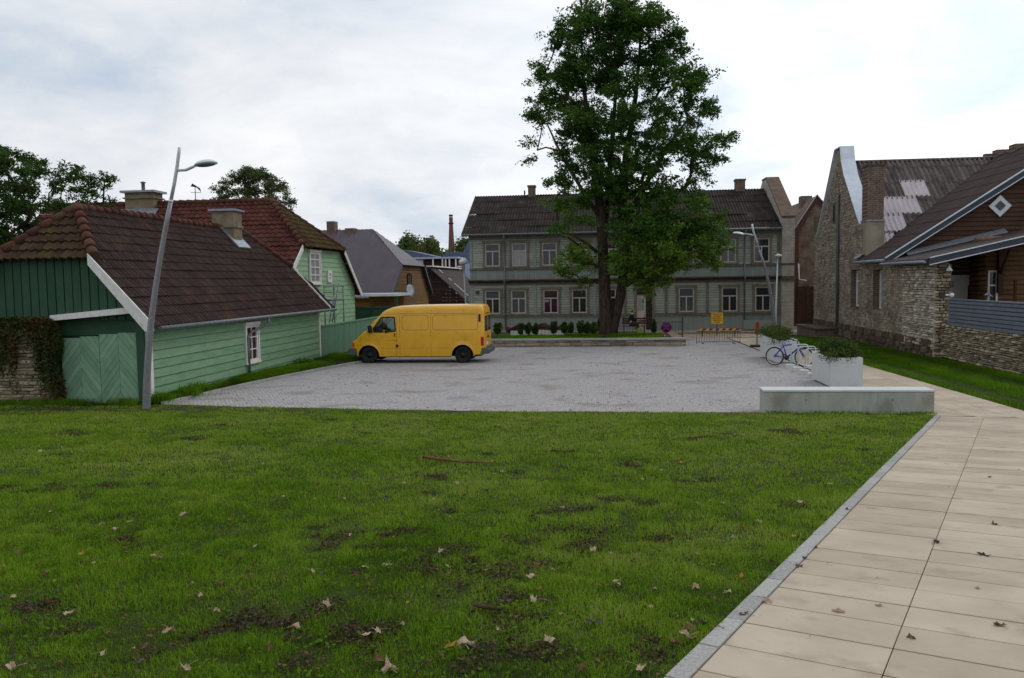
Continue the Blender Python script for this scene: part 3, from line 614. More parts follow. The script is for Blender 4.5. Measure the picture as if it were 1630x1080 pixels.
# clover and small weeds in the near lawn
r = np.random.default_rng(5); n = 12000; y = 2.0 + 11*r.random(n)**1.3; x = -(y*.8+1.5) + (y*1.42+2.5)*r.random(n)
k_ = (x*PN[0]+y*PN[1] < K0-.02) & (fn(x, y, 1.3, 61) > .52); x, y = x[k_], y[k_]; n = len(x)
s_ = .006 + .008*r.random(n) + .0006*y; th = r.random(n)*2*np.pi; z = gzv(x, y) + .015 + .025*r.random(n); tl = .5*r.normal(size=n)
ca, sa = np.cos(th)*s_, np.sin(th)*s_; V = np.zeros((n,4,3))
V[:,0] = np.c_[x-ca, y-sa, z-tl*s_]; V[:,1] = np.c_[x+sa*.8, y-ca*.8, z]; V[:,2] = np.c_[x+ca, y+sa, z+tl*s_]; V[:,3] = np.c_[x-sa*.8, y+ca*.8, z]
tag(np_mesh('clover', V, 4, M['blade2'], None, np.clip(.3+.3*r.random(n),0,1)), 'small clover leaves mixed into the near lawn grass', 'clover', kind='stuff')
# soil crumbs on the bare patches
r = np.random.default_rng(8); pts = []
for bx, by, rr in BP:
    n = int(700*rr/.4); pts.append(np.c_[bx + rr*.55*r.normal(size=n), by + rr*.6*r.normal(size=n)])
P2 = np.concatenate(pts); P2 = P2[P2[:,0]*PN[0]+P2[:,1]*PN[1] < K0-.05]; P2 = P2[bareness(P2[:,0], P2[:,1]) > .12+.5*r.random(len(P2))]; n = len(P2)
def shards(P, size, r, flat=.5, asp=.6):
    n = len(P); a = r.normal(size=(n,3)); a[:,2] *= flat; a /= np.linalg.norm(a, axis=1)[:,None]
    q = r.normal(size=(n,3)); q -= a*np.sum(a*q, axis=1)[:,None]; q /= np.linalg.norm(q, axis=1)[:,None]
    s_ = (size*(.4+1.2*r.random(n)**2))[:,None]; V = np.zeros((n,4,3)); j = lambda: 1+.5*(r.random((n,1))-.5)
    V[:,0] = P-a*s_*j(); V[:,1] = P+q*s_*asp*j(); V[:,2] = P+a*s_*j(); V[:,3] = P-q*s_*asp*j(); return V
zc = gzv(P2[:,0], P2[:,1]) + .004 + .03*r.random(n)**1.5*fn(P2[:,0], P2[:,1], 9.0, 77)*1.6
tag(np_mesh('soil_crumbs', shards(np.c_[P2, zc], .011, r), 4, M['soil'], None, r.random(n)), 'dark crumbly turned soil and dead clippings on bare spots of the lawn', 'soil', kind='stuff')
# fine litter: tiny scraps over lawn and path
r = np.random.default_rng(9); n = 6500; y = 2.5 + 15*r.random(n); x = -(y*.75+1.5) + (y*1.6+2.5)*r.random(n)
onpath = (x*PN[0]+y*PN[1] > K0); keep = ~onpath | (r.random(n) < .07); x, y, onpath = x[keep], y[keep], onpath[keep]; n = len(x)
s_ = .006+.014*r.random(n)**2; s_[onpath] *= .55; th = r.random(n)*2*np.pi; z = gzv(x,y)+np.where(onpath, .02, .03); ca, sa = np.cos(th)*s_, np.sin(th)*s_
V = np.zeros((n,4,3)); V[:,0] = np.c_[x-ca,y-sa,z]; V[:,1] = np.c_[x+sa*.6,y-ca*.6,z+s_*.6]; V[:,2] = np.c_[x+ca,y+sa,z]; V[:,3] = np.c_[x-sa*.6,y+ca*.6,z+s_*.5]
tag(np_mesh('leaf_litter', V, 4, M['deadrust'], None, r.random(n)), 'tiny brown scraps of leaf litter over lawn and path', 'litter', kind='stuff')

r = np.random.default_rng(19); n = 1500; x = -10.5+16.5*r.random(n); y = 18.3+20*r.random(n)**1.5; k_ = fn(x, y, .6, 91) > .47; x, y = x[k_], y[k_]; n = len(x)
s_ = .012+.022*r.random(n)**2; th = r.random(n)*2*np.pi; z = gzv(x,y)+.002; ca, sa = np.cos(th)*s_, np.sin(th)*s_
V = np.zeros((n,4,3)); V[:,0] = np.c_[x-ca,y-sa,z]; V[:,1] = np.c_[x+sa*.6,y-ca*.6,z+s_*.6]; V[:,2] = np.c_[x+ca,y+sa,z]; V[:,3] = np.c_[x-sa*.6,y+ca*.6,z+s_*.5]
tag(np_mesh('leaf_litter', V, 4, M['deadrust'], None, r.random(n)), 'brown leaf scraps blown over the grey setts of the plaza', 'litter', kind='stuff')
# fallen maple leaves, each its own object
def leaf_mesh(name, m, seed, curl):
    rr = random.Random(seed); lobes = [(0,.3),(28,.62),(40,.6),(62,.92),(78,.70),(100,.74),(118,1.0),(134,.76),(158,.78),(180,1.1)]
    ang = [(a, r_) for a, r_ in lobes] + [(360-a, r_) for a, r_ in lobes[::-1] if 0 < a < 180]
    P = [(math.sin(R_(a))*r_*rr.uniform(.85,1.1), -math.cos(R_(a))*r_*rr.uniform(.85,1.1)) for a, r_ in ang]
    V = [(0,0)] + [(x*.5, y*.5) for x, y in P] + P; n = len(P); out_ = []
    fold = rr.uniform(.5, 1.2)*curl; ax = rr.uniform(0, math.pi); cx_, sx_ = math.cos(ax), math.sin(ax)
    for x, y in V:
        u, v = x*cx_+y*sx_, -x*sx_+y*cx_; z = fold*abs(u)**1.5*.55 + curl*.18*math.sin(v*4+seed) + curl*.12*math.sin(u*7) + rr.uniform(-.03,.05)
        sh = 1-curl*.38*min(1, abs(u)); out_.append(((u*sh)*cx_ - v*sx_, (u*sh)*sx_ + v*cx_, z))
    Fc = [(0, 1+i, 1+(i+1)%n) for i in range(n)] + [(1+i, 1+n+i, 1+n+(i+1)%n, 1+(i+1)%n) for i in range(n)]
    b = MB(); b.add([(x*.046, y*.046, z*.055) for x, y, z in out_], Fc, False)
    st = [(0,-.01,.0),(0,-.05,.012),(.006,-.09,.006)]; b.tube(st, .0012, 4)
    o = b.build(name, m); me = o.data; bpy.data.objects.remove(o); return me
LM = {k: [leaf_mesh('fallen_leaf', M[mm_], i*7+s0, c) for i, c in enumerate((.9,1.2,1.5,1.0,1.35))] for k, mm_, s0 in (('pale','deadpale',1),('rust','deadrust',2),('yellow','deadyel',3),('dark','deaddark',4))}
LBL = {'pale': ('pale tan curled fallen leaf lying on the green lawn', 'pale fallen leaves on the lawn'),
       'rust': ('rust brown curled fallen leaf lying on the green lawn', 'rust brown fallen leaves on the lawn'),
       'yellow': ('yellow orange fallen leaf lying on the green lawn', 'yellow fallen leaves on the lawn'),
       'dark': ('dark grey wet fallen leaf lying on the green lawn', 'dark fallen leaves on the lawn')}
LBP = {'pale': ('pale dry fallen leaf lying on the sandstone path', 'pale fallen leaves on the path'), 'rust': ('rust brown fallen leaf lying on the sandstone path', 'rust brown fallen leaves on the path'),
       'dark': ('dark crumpled fallen leaf lying on the sandstone path', 'dark fallen leaves on the path')}
LEAVES = []
def drop(px, py, kind, s=1.0):
    p = gpt(px, py); on = p.x*PN[0]+p.y*PN[1] > K0+.0
    o = bpy.data.objects.new('fallen_leaf', random.choice(LM[kind])); C.objects.link(o)
    o.location = p + Vector((0,0,.016 if on else .030)); s *= 1.0; o.scale = (s*random.uniform(.8,1.1), s*random.uniform(.55,.95), s*random.uniform(.35,.75))
    o.rotation_euler = (random.uniform(-.3,.3)*(0.2 if on else 1), random.uniform(-.3,.3)*(0.2 if on else 1), random.uniform(0, 6.28))
    LEAVES.append((o, px, py, kind, on, s))
for px, py, kd, s in ((64,721,'pale',1.1),(292,824,'pale',1.1),(250,893,'pale',1.3),(183,848,'pale',1),(172,862,'rust',1),(112,984,'pale',1.2),(470,1006,'pale',1.1),(519,970,'pale',1.2),(588,1018,'pale',1.1),(296,1073,'pale',1.1),(20,1072,'pale',1.2),(162,840,'pale',.8),
    (73,920,'rust',.9),(155,915,'rust',.9),(565,916,'dark',1.1),(727,773,'pale',1),(643,773,'pale',.8),(800,755,'pale',1),(703,883,'pale',1.1),(895,813,'pale',1),(944,880,'pale',1.2),(960,868,'rust',.8),(845,925,'pale',1.1),(617,906,'pale',1.2),(740,1034,'pale',1.7),(718,1036,'yellow',1),
    (600,1012,'pale',.9),(850,962,'pale',1.1),(858,945,'yellow',1),(873,1028,'pale',1.1),(1158,950,'pale',1.2),(1107,942,'pale',1.2),(1275,804,'pale',1.2),(1262,860,'yellow',1),(1247,857,'rust',1),(1095,1022,'pale',1.4),(1098,1008,'rust',1.4),(1075,1030,'rust',1.1),(395,927,'rust',1.1),(497,916,'pale',1),(270,1013,'pale',1.1),
    (368,833,'yellow',1),(130,888,'yellow',.9),(852,905,'rust',1.1),(1008,900,'dark',1.1),(945,1000,'dark',1.2),(805,965,'dark',1.1),(615,797,'dark',1),(775,785,'dark',.9),(30,885,'rust',.9),(90,650+45,'pale',.7),(240,740,'pale',.8),(420,742,'pale',.7),(452,795,'pale',.8),(500,800,'pale',.8),(1036,733,'rust',.9),(955,722,'pale',.8),(997,757,'rust',.8),
    (1010,705,'pale',.8),(1110,693,'rust',.8),(1132,803,'pale',.9),(1150,806,'pale',.9),(1085,740,'yellow',.9),(1180,848,'rust',.9),(1180,925,'yellow',1),(1208,836,'pale',1),(1330,680+60,'rust',.8),(1228,900,'rust',1),(1120,1000,'dark',1.1),(1140,1005,'rust',1.2),(1020,1072,'pale',1.3),(620,1075,'pale',1.3),(605,1062,'rust',1.2),(430,1040,'rust',1),
    (195,960,'rust',.8),(345,980,'pale',.7),(690,800,'pale',.7),(770,700,'pale',.7),(560,690,'rust',.7),(430,690,'pale',.7),(690,700,'pale',.6),(860,700,'pale',.7),(340,920,'rust',.8),(930,1075,'rust',1.1),(805,860,'rust',1),(790,905,'rust',1),(983,932,'pale',1),(1040,885,'rust',1),(1350,815,'dark',1.1),(1185,983,'rust',1),
    (1565,887,'dark',1.2),(1490,867,'dark',1.3),(1335,977,'pale',1),(1592,1000,'rust',1.1),(1400,968,'pale',.8),(1220,962,'pale',1.1),(1272,905,'rust',1),(1278,893,'dark',.8),(1297,875,'dark',.9),(1450,1020,'rust',.7),(1575,762,'dark',.8),(1583,838,'dark',.9),(1555,940,'pale',.6)):
    drop(px, py, kd, s)
for i in range(185):
    px = random.uniform(-20, 1380); py = 668 + 400*random.random()**1.3
    p = gpt(px, py)
    if p.x*PN[0]+p.y*PN[1] > K0-.06 or p.y > 17.8: continue
    drop(px, py, random.choices(['pale','rust','yellow','dark'], (5,5,.7,3))[0], random.uniform(.4,.8))
ZC_ = ('far left', 'left', 'left of centre', 'centre left', 'centre', 'centre right', 'right of centre', 'right', 'far right')
ZR_ = (('far edge of the lawn', 690), ('far part of the lawn', 730), ('upper middle of the lawn', 780), ('middle of the lawn', 840), ('lower middle of the lawn', 905), ('near part of the lawn', 975), ('nearest grass at the bottom', 2000))
ORD = ('first', 'second', 'third', 'fourth', 'fifth', 'sixth', 'seventh', 'eighth', 'ninth', 'tenth')
zones = {}
for L_ in LEAVES:
    o, px, py, kd, on, s = L_; rw = next(i for i, q in enumerate(ZR_) if py < q[1]) if not on else (0 if py < 850 else 1 if py < 950 else 2)
    zones.setdefault((kd, on, rw, 0 if on else max(0, min(8, int(px/155)))), []).append(L_)
for (kd, on, rw, cl_), q in zones.items():
    q.sort(key=lambda L_: L_[1]); col = {'pale':'pale tan','rust':'rust brown','yellow':'yellow orange','dark':'dark grey'}[kd]
    for i, L_ in enumerate(q):
        nm = '' if len(q) == 1 else (' %s from left' % ORD[min(i, 9)])
        wh_ = ('on the sandstone path, %s stretch' % ('far','middle','near')[rw]) if on else '%s, %s' % (ZR_[rw][0], ZC_[cl_])
        tag(L_[0], '%s curled fallen leaf%s, %s' % (col, nm, wh_), 'leaf', (LBP if on and kd in LBP else LBL)[kd][1])
tw = MB(); A = [gpt(*q)+Vector((0,0,.05)) for q in ((672,733),(700,737),(735,741),(770,742),(805,745))]; tw.tube(A, [.014,.02,.014,.008,.004], 7)
tw.tube([A[1], gpt(684,722)+Vector((0,0,.08))], [.008,.004], 6); tw.tube([A[0]+Vector((0,0,.01)), gpt(668,742)+Vector((0,0,.04))], [.01,.004], 6); tw.tube([A[2], gpt(752,735)+Vector((0,0,.05))], [.006,.003], 6)
tag(tw.build('twig', M['twig']), 'long reddish brown fallen twig lying on the lawn', 'twig')
tw = MB(); A = [gpt(*q)+Vector((0,0,.04)) for q in ((752,972),(775,977),(800,980))]; tw.tube(A, [.012,.014,.006], 7)
tag(tw.build('twig', M['soil']), 'short dark fallen twig on bare lawn patch', 'twig')

# ================================================================== green shed (left)
SX = -11.6
shed = empty('garden_shed', (SX, 19.6, 0), 'low dark green weatherboarded shed with brown tiled roof beside the plaza', 'shed')
fr = Fr((SX, 0, 0), (0,1,0), (1,0,0))
b = MB(); lap(b, fr, 19.75, 32.15, -.35, 2.05, .235, .04, holes=[(25.28,26.22,.42,1.68)]); b.build('wall', M['shed_green'], shed); b = MB(); b.ob(fr, 19.75, 32.15, -.35, 2.05, -.06, -.002); b.build('lap_shade_sheet', M['darkwood'], shed)  # dark backing sheet paints the shade line under each lapped board
b = MB(); b.ob(fr, 19.62, 19.75, -.3, 2.02, -.1, .05); b.build('corner_board', M['white'], shed); b = MB(); b.ob(fr, 32.15, 32.27, -.35, 2.02, -.05, .05); b.build('corner_board', M['white'], shed)
window(shed, fr, 25.30, 26.20, .44, 1.66, .09, M['whitefr'], M['glassdk'], mull=[(.5,None,None)], trans=[.85,1.25], c0=-.03, c1=.045, casing=(.08, M['whitefr']), muntin=.035)
b = MB(); b.box(-11.3,-17.0+.2,19.75,19.8,-.3,3.0) if False else None
g = Fr((0, 19.62, 0), (1,0,0), (0,-1,0)); rise = 1.078
tri = lambda x: 5.13 - abs(x+14.2)*rise - .10
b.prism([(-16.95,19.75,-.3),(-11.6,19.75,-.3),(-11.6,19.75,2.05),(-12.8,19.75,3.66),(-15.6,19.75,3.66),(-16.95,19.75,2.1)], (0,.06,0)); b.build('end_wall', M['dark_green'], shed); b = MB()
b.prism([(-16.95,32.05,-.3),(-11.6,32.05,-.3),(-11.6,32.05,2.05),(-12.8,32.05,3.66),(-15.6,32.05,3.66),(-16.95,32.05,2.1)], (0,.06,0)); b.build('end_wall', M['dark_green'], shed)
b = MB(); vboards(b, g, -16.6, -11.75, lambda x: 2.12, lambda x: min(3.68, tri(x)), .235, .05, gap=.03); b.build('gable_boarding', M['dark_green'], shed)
# gate under the gable
b = MB(); b.ob(g, -13.98, -11.78, 1.72, 2.12, -.10, -.06); b.build('gate_lintel_panel', M['dark_green'], shed)
b = MB(); b.ob(g, -11.86, -11.66, -.2, 2.2, -.02, .09); b.build('gate_post', M['dark_green'], shed)
def chevron(x0, x1, z0, z1l, z1r):
    m_ = MB(); xm = (x0+x1)/2; W = x1-x0; m_.ob(g, x0+.004, x1-.004, z0, min(z1l,z1r)-.01, -.02, -.004)
    for (a0, a1, s) in ((x0, xm, 1), (xm, x1, -1)):
        k = -3.0
        while k < 4.5:
            m_.cur = random.random(); sl = 1.32*s; bw = .205
            y_at = lambda x, off: off + sl*(x-xm)
            P = [(a0, y_at(a0,k)), (a1, y_at(a1,k)), (a1, y_at(a1,k+bw-.012)), (a0, y_at(a0,k+bw-.012))]
            if s < 0: pass
            zt = z1l + (z1r-z1l)*((a0+a1)/2-x0)/W
            Q = clip2(P, a0+.003, a1-.003, z0, zt)
            if len(Q) > 2: m_.prism([g.p(x, z, -.004) for x, z in Q], g.n*random.uniform(.016, .024))
            k += bw
    m_.cur = .5; return m_
for (x0, x1, l, r_) in ((-13.97,-12.92,1.64,1.72), (-12.91,-11.87,1.74,1.80)):
    chevron(x0, x1, -.12, l, r_).build('gate_leaf', M['gate_green'], shed)
b = MB(); b.prism([g.p(-14.05,2.12,.06),g.p(-11.72,2.30,.06),g.p(-11.72,2.46,.06),g.p(-14.05,2.26,.06)], g.n*.22)
b.build('gate_canopy_board', M['white'], shed)
# roof: tiled slopes with half hips
nrm = 1/math.hypot(1, rise); up = (-nrm, 0, rise*nrm); slen = math.hypot(2.95, 3.18)
roof_sheet('roof', (-11.25, 19.35, 1.95), (0,1,0), up, 13.9, slen, .20, .018, .335, .028, M['tile'], shed,
           clips=[vclip((-12.8,19.35),(-14.2,20.9),(-11.3,26)), vclip((-12.8,32.55),(-14.2,31.0),(-11.3,26))], jit=.008)
roof_sheet('roof', (-17.15, 19.35, 1.95), (0,1,0), (nrm,0,rise*nrm), 13.9, slen, .20, .020, .335, .05, M['tile'], shed,
           clips=[vclip((-15.6,19.35),(-14.2,20.9),(-17,26)), vclip((-15.6,32.55),(-14.2,31.0),(-17,26))])
hs = math.hypot(1.55, 1.43); roof_sheet('hip_roof', (-15.65, 19.33, 3.68), (1,0,0), (0,1.55/hs,1.43/hs), 2.9, hs, .22, .024, .335, .06, M['tile_moss'], shed,
           clips=[vclip((-12.8,19.35),(-14.2,20.9),(-14.2,19.4)), vclip((-15.6,19.35),(-14.2,20.9),(-14.2,19.4))])
roof_sheet('hip_roof', (-12.75, 32.57, 3.68), (-1,0,0), (0,-1.55/hs,1.43/hs), 2.9, hs, .22, .02, .335, .05, M['tile_moss'], shed,
           clips=[vclip((-12.8,32.55),(-14.2,31.0),(-14.2,32.5)), vclip((-15.6,32.55),(-14.2,31.0),(-14.2,32.5))])
b = MB(); ridge_tiles(b, (-14.2,20.9,5.18), (-14.2,31.0,5.18), .10, .36); ridge_tiles(b, (-12.78,19.36,3.76), (-14.2,20.9,5.18), .13, .36)
ridge_tiles(b, (-15.62,19.36,3.76), (-14.2,20.9,5.18), .12, .36); ridge_tiles(b, (-12.78,32.55,3.74), (-14.2,31.0,5.16), .1, .36)
b.build('ridge_tiles', M['ridge'], shed)
for Y in (19.26, 32.58):
    b = MB()
    d = -.05 if Y < 25 else .0
    b.prism([(-11.18,Y+d,1.86),(-12.86,Y+d,3.67),(-12.86,Y+d,3.43),(-11.36,Y+d,1.80)] if False else [(-11.2,Y+d,1.84),(-11.2,Y+d,2.02),(-12.86,Y+d,3.80),(-12.86,Y+d,3.52),(-11.42,Y+d,1.84)], (0,.05,0)); b.build('bargeboard', M['white'], shed)
b = MB(); b.prism([(-17.2,19.26,1.84),(-17.2,19.26,2.02),(-15.54,19.26,3.80),(-15.54,19.26,3.52),(-17.0,19.26,1.84)], (0,.05,0)); b.build('bargeboard', M['white'], shed)
b = MB(); b.tube([(-11.17,19.5,1.90),(-11.17,33.1,1.90)], .055, 8); b.build('gutter', M['pipe'], shed)
b = MB(); b.tube([(-11.17,26.2,1.88),(-11.17,26.2,1.68),(-11.3,26.1,1.60),(-11.48,25.5,1.42),(-11.5,25.32,1.3),(-11.5,25.32,-.15)], .045, 8); b.build('downpipe', M['pipe'], shed)
b = MB(); b.box(-14.52,-13.66,29.2,29.9,3.9,5.72); b.box(-14.56,-13.62,29.15,29.95,5.1,5.2)
c = b.build('chimney', M['render'], shed, bevel=.02)
b = MB(); b.box(-14.6,-13.58,29.1,30.0,5.722,5.80); b.build('cap', M['zinc'], c); b = MB(); b.prism([(-13.42,29.02,4.34),(-13.42,30.05,4.34),(-14.2,30.05,5.18),(-14.2,29.02,5.18)], (.02,0,.045)); b.build('flashing', M['zinc'], c)

# creeper-covered stone wall at the left edge
sw = empty('garden_stone_wall', (-15.3, 19.3, 0), 'rough limestone garden wall overgrown with reddish creeper beside the chevron gate', 'wall')
g2 = Fr((0, 19.25, 0), (1,0,0), (0,-1,0)); b = MB(); stones(b, g2, -19.5, -13.95, -.15, 1.95, .24, .085, .0, .07, gap=.016); b.build('stonework', M['stoneC'], sw)
b = MB(); b.box(-19.5,-13.97,19.27,19.5,-.3,1.93); b.build('core', M['mortar'], sw)
def leafcloud(P, size, r, flat=.3, asp=.6):
    n = len(P); a = r.normal(size=(n,3)); a[:,2] *= flat+.4; a /= np.linalg.norm(a, axis=1)[:,None]
    q = r.normal(size=(n,3)); q -= a*np.sum(a*q, axis=1)[:,None]; q /= np.linalg.norm(q, axis=1)[:,None]
    s = (size*(.6+.8*r.random(n)))[:,None]; V = np.zeros((n,4,3))
    V[:,0] = P-a*s; V[:,1] = P+q*s*asp; V[:,2] = P+a*s; V[:,3] = P-q*s*asp; return V
r = np.random.default_rng(3); n = 30000; x = -18.6+4.72*r.random(n); z = 2.12 - 2.1*r.random(n)**1.6
edge = 1.45 + .28*np.sin(x*2.1) - .25*np.sin(x*5.3+1) ; edge = np.where(x > -14.3, .05+1.0*(1-np.clip((x+14.3)/.3,0,1)), edge); edge = np.where(np.abs(x+14.95) < .12, .8, edge)
k_ = z > edge + .25*r.normal(size=n); x, z = x[k_], z[k_]; n = len(x); y = 19.14 - .16*r.random(n)*(1+.5*np.sin(x*3)); top = r.random(n) < .25
y = np.where(top & (z > 1.85), 19.15+.5*r.random(n), y); z = z + np.where(z > 1.8, .12*r.random(n), 0)
ne = 5200; ze_ = 2.15-2.15*r.random(ne)**1.1; xe = -13.96+.09*r.random(ne)+.05*np.sin(ze_*5); ye = 19.08+.45*r.random(ne); kk_ = r.random(ne) < .45+.55*ze_/2
x, y, z = np.r_[x, xe[kk_]], np.r_[y, ye[kk_]], np.r_[z, ze_[kk_]]; n = len(x)
tag(np_mesh('creeper', leafcloud(np.c_[x,y,z], .034, r), 4, M['creeper'], sw, np.clip(.45+.3*np.sin(x*4.1)*np.sin(z*3+x)+.2*r.normal(size=n),0,1), org=(-15.3,19.3,0)))

# ================================================================== green gable house behind the shed
def halfhip_house(name, label, GX, RX, LX, YC, half, zh, zr, ze, roofm, hipm, wallm, wallkw, wave, course, amp, step, barge=True):
    """ridge along -X, half-hipped gable facing +X at x = GX; half = half width of hip foot"""
    h = empty(name, (GX, YC, 0), label, 'house'); sl = (zr-zh)/half; he = (zr-ze)/sl; L_ = math.hypot(1, sl)
    fr = Fr((GX-.3, 0, 0), (0,1,0), (1,0,0)); hw = he-.55; zb = -.8
    b = MB(); lap(b, fr, YC-hw, YC+hw, zb, ze+.1, wallkw[0], wallkw[1])
    lap(b, fr, YC-hw, YC+hw, ze+.1, zh-.05, wallkw[0], wallkw[1], rng_fn=lambda z: (YC-min(hw,(zr-z)/sl-.05), YC+min(hw,(zr-z)/sl-.05)))
    b.prism([(GX-.34,YC-hw,zb),(GX-.34,YC-hw,ze),(GX-.34,YC-half,zh-.1),(GX-.34,YC+half,zh-.1),(GX-.34,YC+hw,ze),(GX-.34,YC+hw,zb)], (.03,0,0)); b.box(LX, GX-.36, YC-hw, YC-hw+.1, zb, ze+.05); b.box(LX, GX-.36, YC+hw-.1, YC+hw, zb, ze+.05)
    b.build('wall', wallm, h)
    for s in (-1, 1):
        roof_sheet('roof', (LX if s < 0 else GX, YC+s*he, ze), (1 if s < 0 else -1,0,0), (0,-s/L_,sl/L_), GX-LX, he*L_, wave, amp, course, step, roofm, h,
                   clips=[vclip((GX, YC+s*half), (RX, YC), (LX, YC+s*half))], jit=.015)
    q = math.hypot(GX-RX, zr-zh)
    roof_sheet('hip_roof', (GX+.05, YC-half, zh), (0,1,0), (-(GX-RX)/q,0,(zr-zh)/q), 2*half, q, wave, amp, course, step, hipm, h,
               clips=[vclip((GX,YC-half),(RX,YC),(GX,YC)), vclip((GX,YC+half),(RX,YC),(GX,YC))])
    for s in (-1,1): b = MB(); b.prism([(GX,YC+s*half,zh+.06),(GX,YC+s*he,ze+.05),(GX,YC+s*(he-.2),ze-.12),(GX,YC+s*(half-.02),zh-.2)], (.05,0,0)); b.build('bargeboard', M['white'] if barge else M['dktrim'], h)
    return h, fr, he
gh, fr, he = halfhip_house('green_gable_house', 'pale green wooden house with half-hipped red and mossy tile roof', -14.0, -16.7, -29, 40.1, 3.1, 4.75, 7.2, 2.3, M['tile_red'], M['tile_moss2'], M['light_green'], (.24,.03), .3, .36, .03, .05)
b = MB(); ridge_tiles(b, (-29,40.1,7.27), (-16.7,40.1,7.27), .13, .4); ridge_tiles(b, (-13.97,37.0,4.84), (-16.7,40.1,7.27), .13, .4); ridge_tiles(b, (-13.97,43.2,4.84), (-16.7,40.1,7.27), .13, .4); b.build('ridge_tiles', M['ridge'], gh)
window(gh, fr, 38.55, 39.95, 3.0, 4.55, .11, M['whitefr'], M['curtain'], mull=[(.5,None,None)], trans=[3.42,3.8,4.18], c0=.03, c1=.09, casing=(.08, M['whitefr']), muntin=.05)
for y0 in (36.3, 41.1): window(gh, fr, y0, y0+.62, 3.05, 3.68, .16, M['whitefr'], M['glassdk'], mull=[(.5,None,None)], trans=[3.36], c0=.03, c1=.09, muntin=.06)
b = MB(); b.box(-24.3,-22.75,39.6,40.5,6.3,7.75); b.box(-24.37,-22.68,39.5,40.6,7.45,7.52); c = b.build('chimney', M['render'], gh, bevel=.02)
b = MB(); b.box(-24.45,-22.6,39.42,40.68,7.752,7.86); b.prism([(-24.5,39.2,6.50),(-22.5,39.2,6.50),(-22.5,39.62,6.9),(-24.5,39.62,6.9)], (0,-.02,.04)); b.build('cap', M['zinc'], c)
b = MB(); b.lathe((-23.5,40.0,7.86), (0,0,1), [(.09,0),(.09,.42),(.14,.42),(.14,.46),(.02,.5)], 12); b.build('flue', M['pipe'], c)
b = MB(); b.tube([(-20.75,40.1,7.25),(-20.75,40.1,8.1)], .02, 6); b.bar((-21.0,40.1,7.75),(-20.45,40.1,7.72),.02); b.prism([(-21.0,40.1,8.05),(-20.5,40.1,7.95),(-20.45,40.1,7.75),(-20.65,40.1,7.98),(-20.9,40.1,8.2)], (0,.03,0)); b.build('weathervane', M['darkiron'], gh)
# metal scaffold frame with ladder before the gable
sc = empty('scaffold', (-13.2, 39.5, 0), 'thin grey metal scaffold frame with ladder before the pale green gable', 'scaffold')
A = lambda x, y: at(x, y, 1) ; 
def onX(px, py, X): d = cr*(px-W_PX/2) + cu*(H_PX/2-py) + fw*F_PX; return Vector((0,0,ZC)) + d*(X/d.x)
b = MB()
for px in (516, 531, 546): t = onX(px, 457 if px != 531 else 452, -13.2); b.tube([(t.x,t.y,-.4), t], .035, 6)
for py in (457, 466, 478): b.tube([onX(515,py,-13.2), onX(547,py-1,-13.2)], .03 if py != 478 else .05, 6)
b.tube([onX(546,492,-13.2), onX(531,508,-13.2)], .03, 6); b.build('frame', M['pipe'], sc)
b = MB(); p0, p1 = onX(524,514,-12.9), onX(535,452,-12.9); o_ = Vector((0,.42,0)); b.tube([p0,p1], .03, 6); b.tube([p0+o_,p1+o_], .03, 6)
for i in range(9): q = p0.lerp(p1, (i+.5)/9); b.tube([q,q+o_], .02, 5)
b.build('ladder', M['pipe'], sc)
# fence from the shed onwards
fe = empty('board_fence', (SX, 32.3, 0), 'green vertical board fence running from the shed behind the yellow van', 'fence')
f2 = Fr((SX+.02, 0, 0), (0,1,0), (1,0,0)); b = MB(); vboards(b, f2, 32.3, 46.0, lambda a: -.5, lambda a: 1.2, .19, .03, gap=.008); b.build('boards', M['fence_green'], fe)
b = MB(); b.ob(f2, 32.3, 46.0, 1.2, 1.27, -.05, .06); b.ob(f2, 32.3,46.0, .9, .98, -.06, -.002); b.build('cap_rail', M['fence_green'], fe)
# green carport and gate behind the fence
cp = empty('green_carport', (-14.5, 47, 0), 'green wooden lean-to with pale roof edge and cross-braced gate behind the fence', 'carport')
zt = at(600, 472, 47).z; xl, xr_ = at(560,480,47).x, at(634,480,47).x
b = MB(); b.box(xl,xr_,46.8,50,zt,zt+.16); b.build('roof', M['whitemetal'], cp)
b = MB(); b.box(xl+.05,xl+.2,47,47.15,-.6,zt); b.box(xr_-.25,xr_-.08,47,47.15,-.6,zt); b.box(-15.9,-15.75,47,47.15,-.6,zt); b.build('post', M['dark_green'], cp)
b = MB(); zg = at(600,488,47).z; b.box(xl+.2,xr_-.25,47.02,47.08,-.6,zg); b.box(xl+.2,xr_-.25,46.97,47.02,zg-.12,zg)
b.bar((xl+.25,46.98,.2),(xl+1.25,46.98,zg-.15),.1,.04); b.bar((xl+1.35,46.98,.2),(xr_-.3,46.98,zg-.15),.1,.04); b.build('gate', M['dark_green'], cp)
b = MB(); b.box(xl+.3,xr_-.3,49.5,49.6,-.6,zt); b.build('back_wall', M['ochre'], cp)
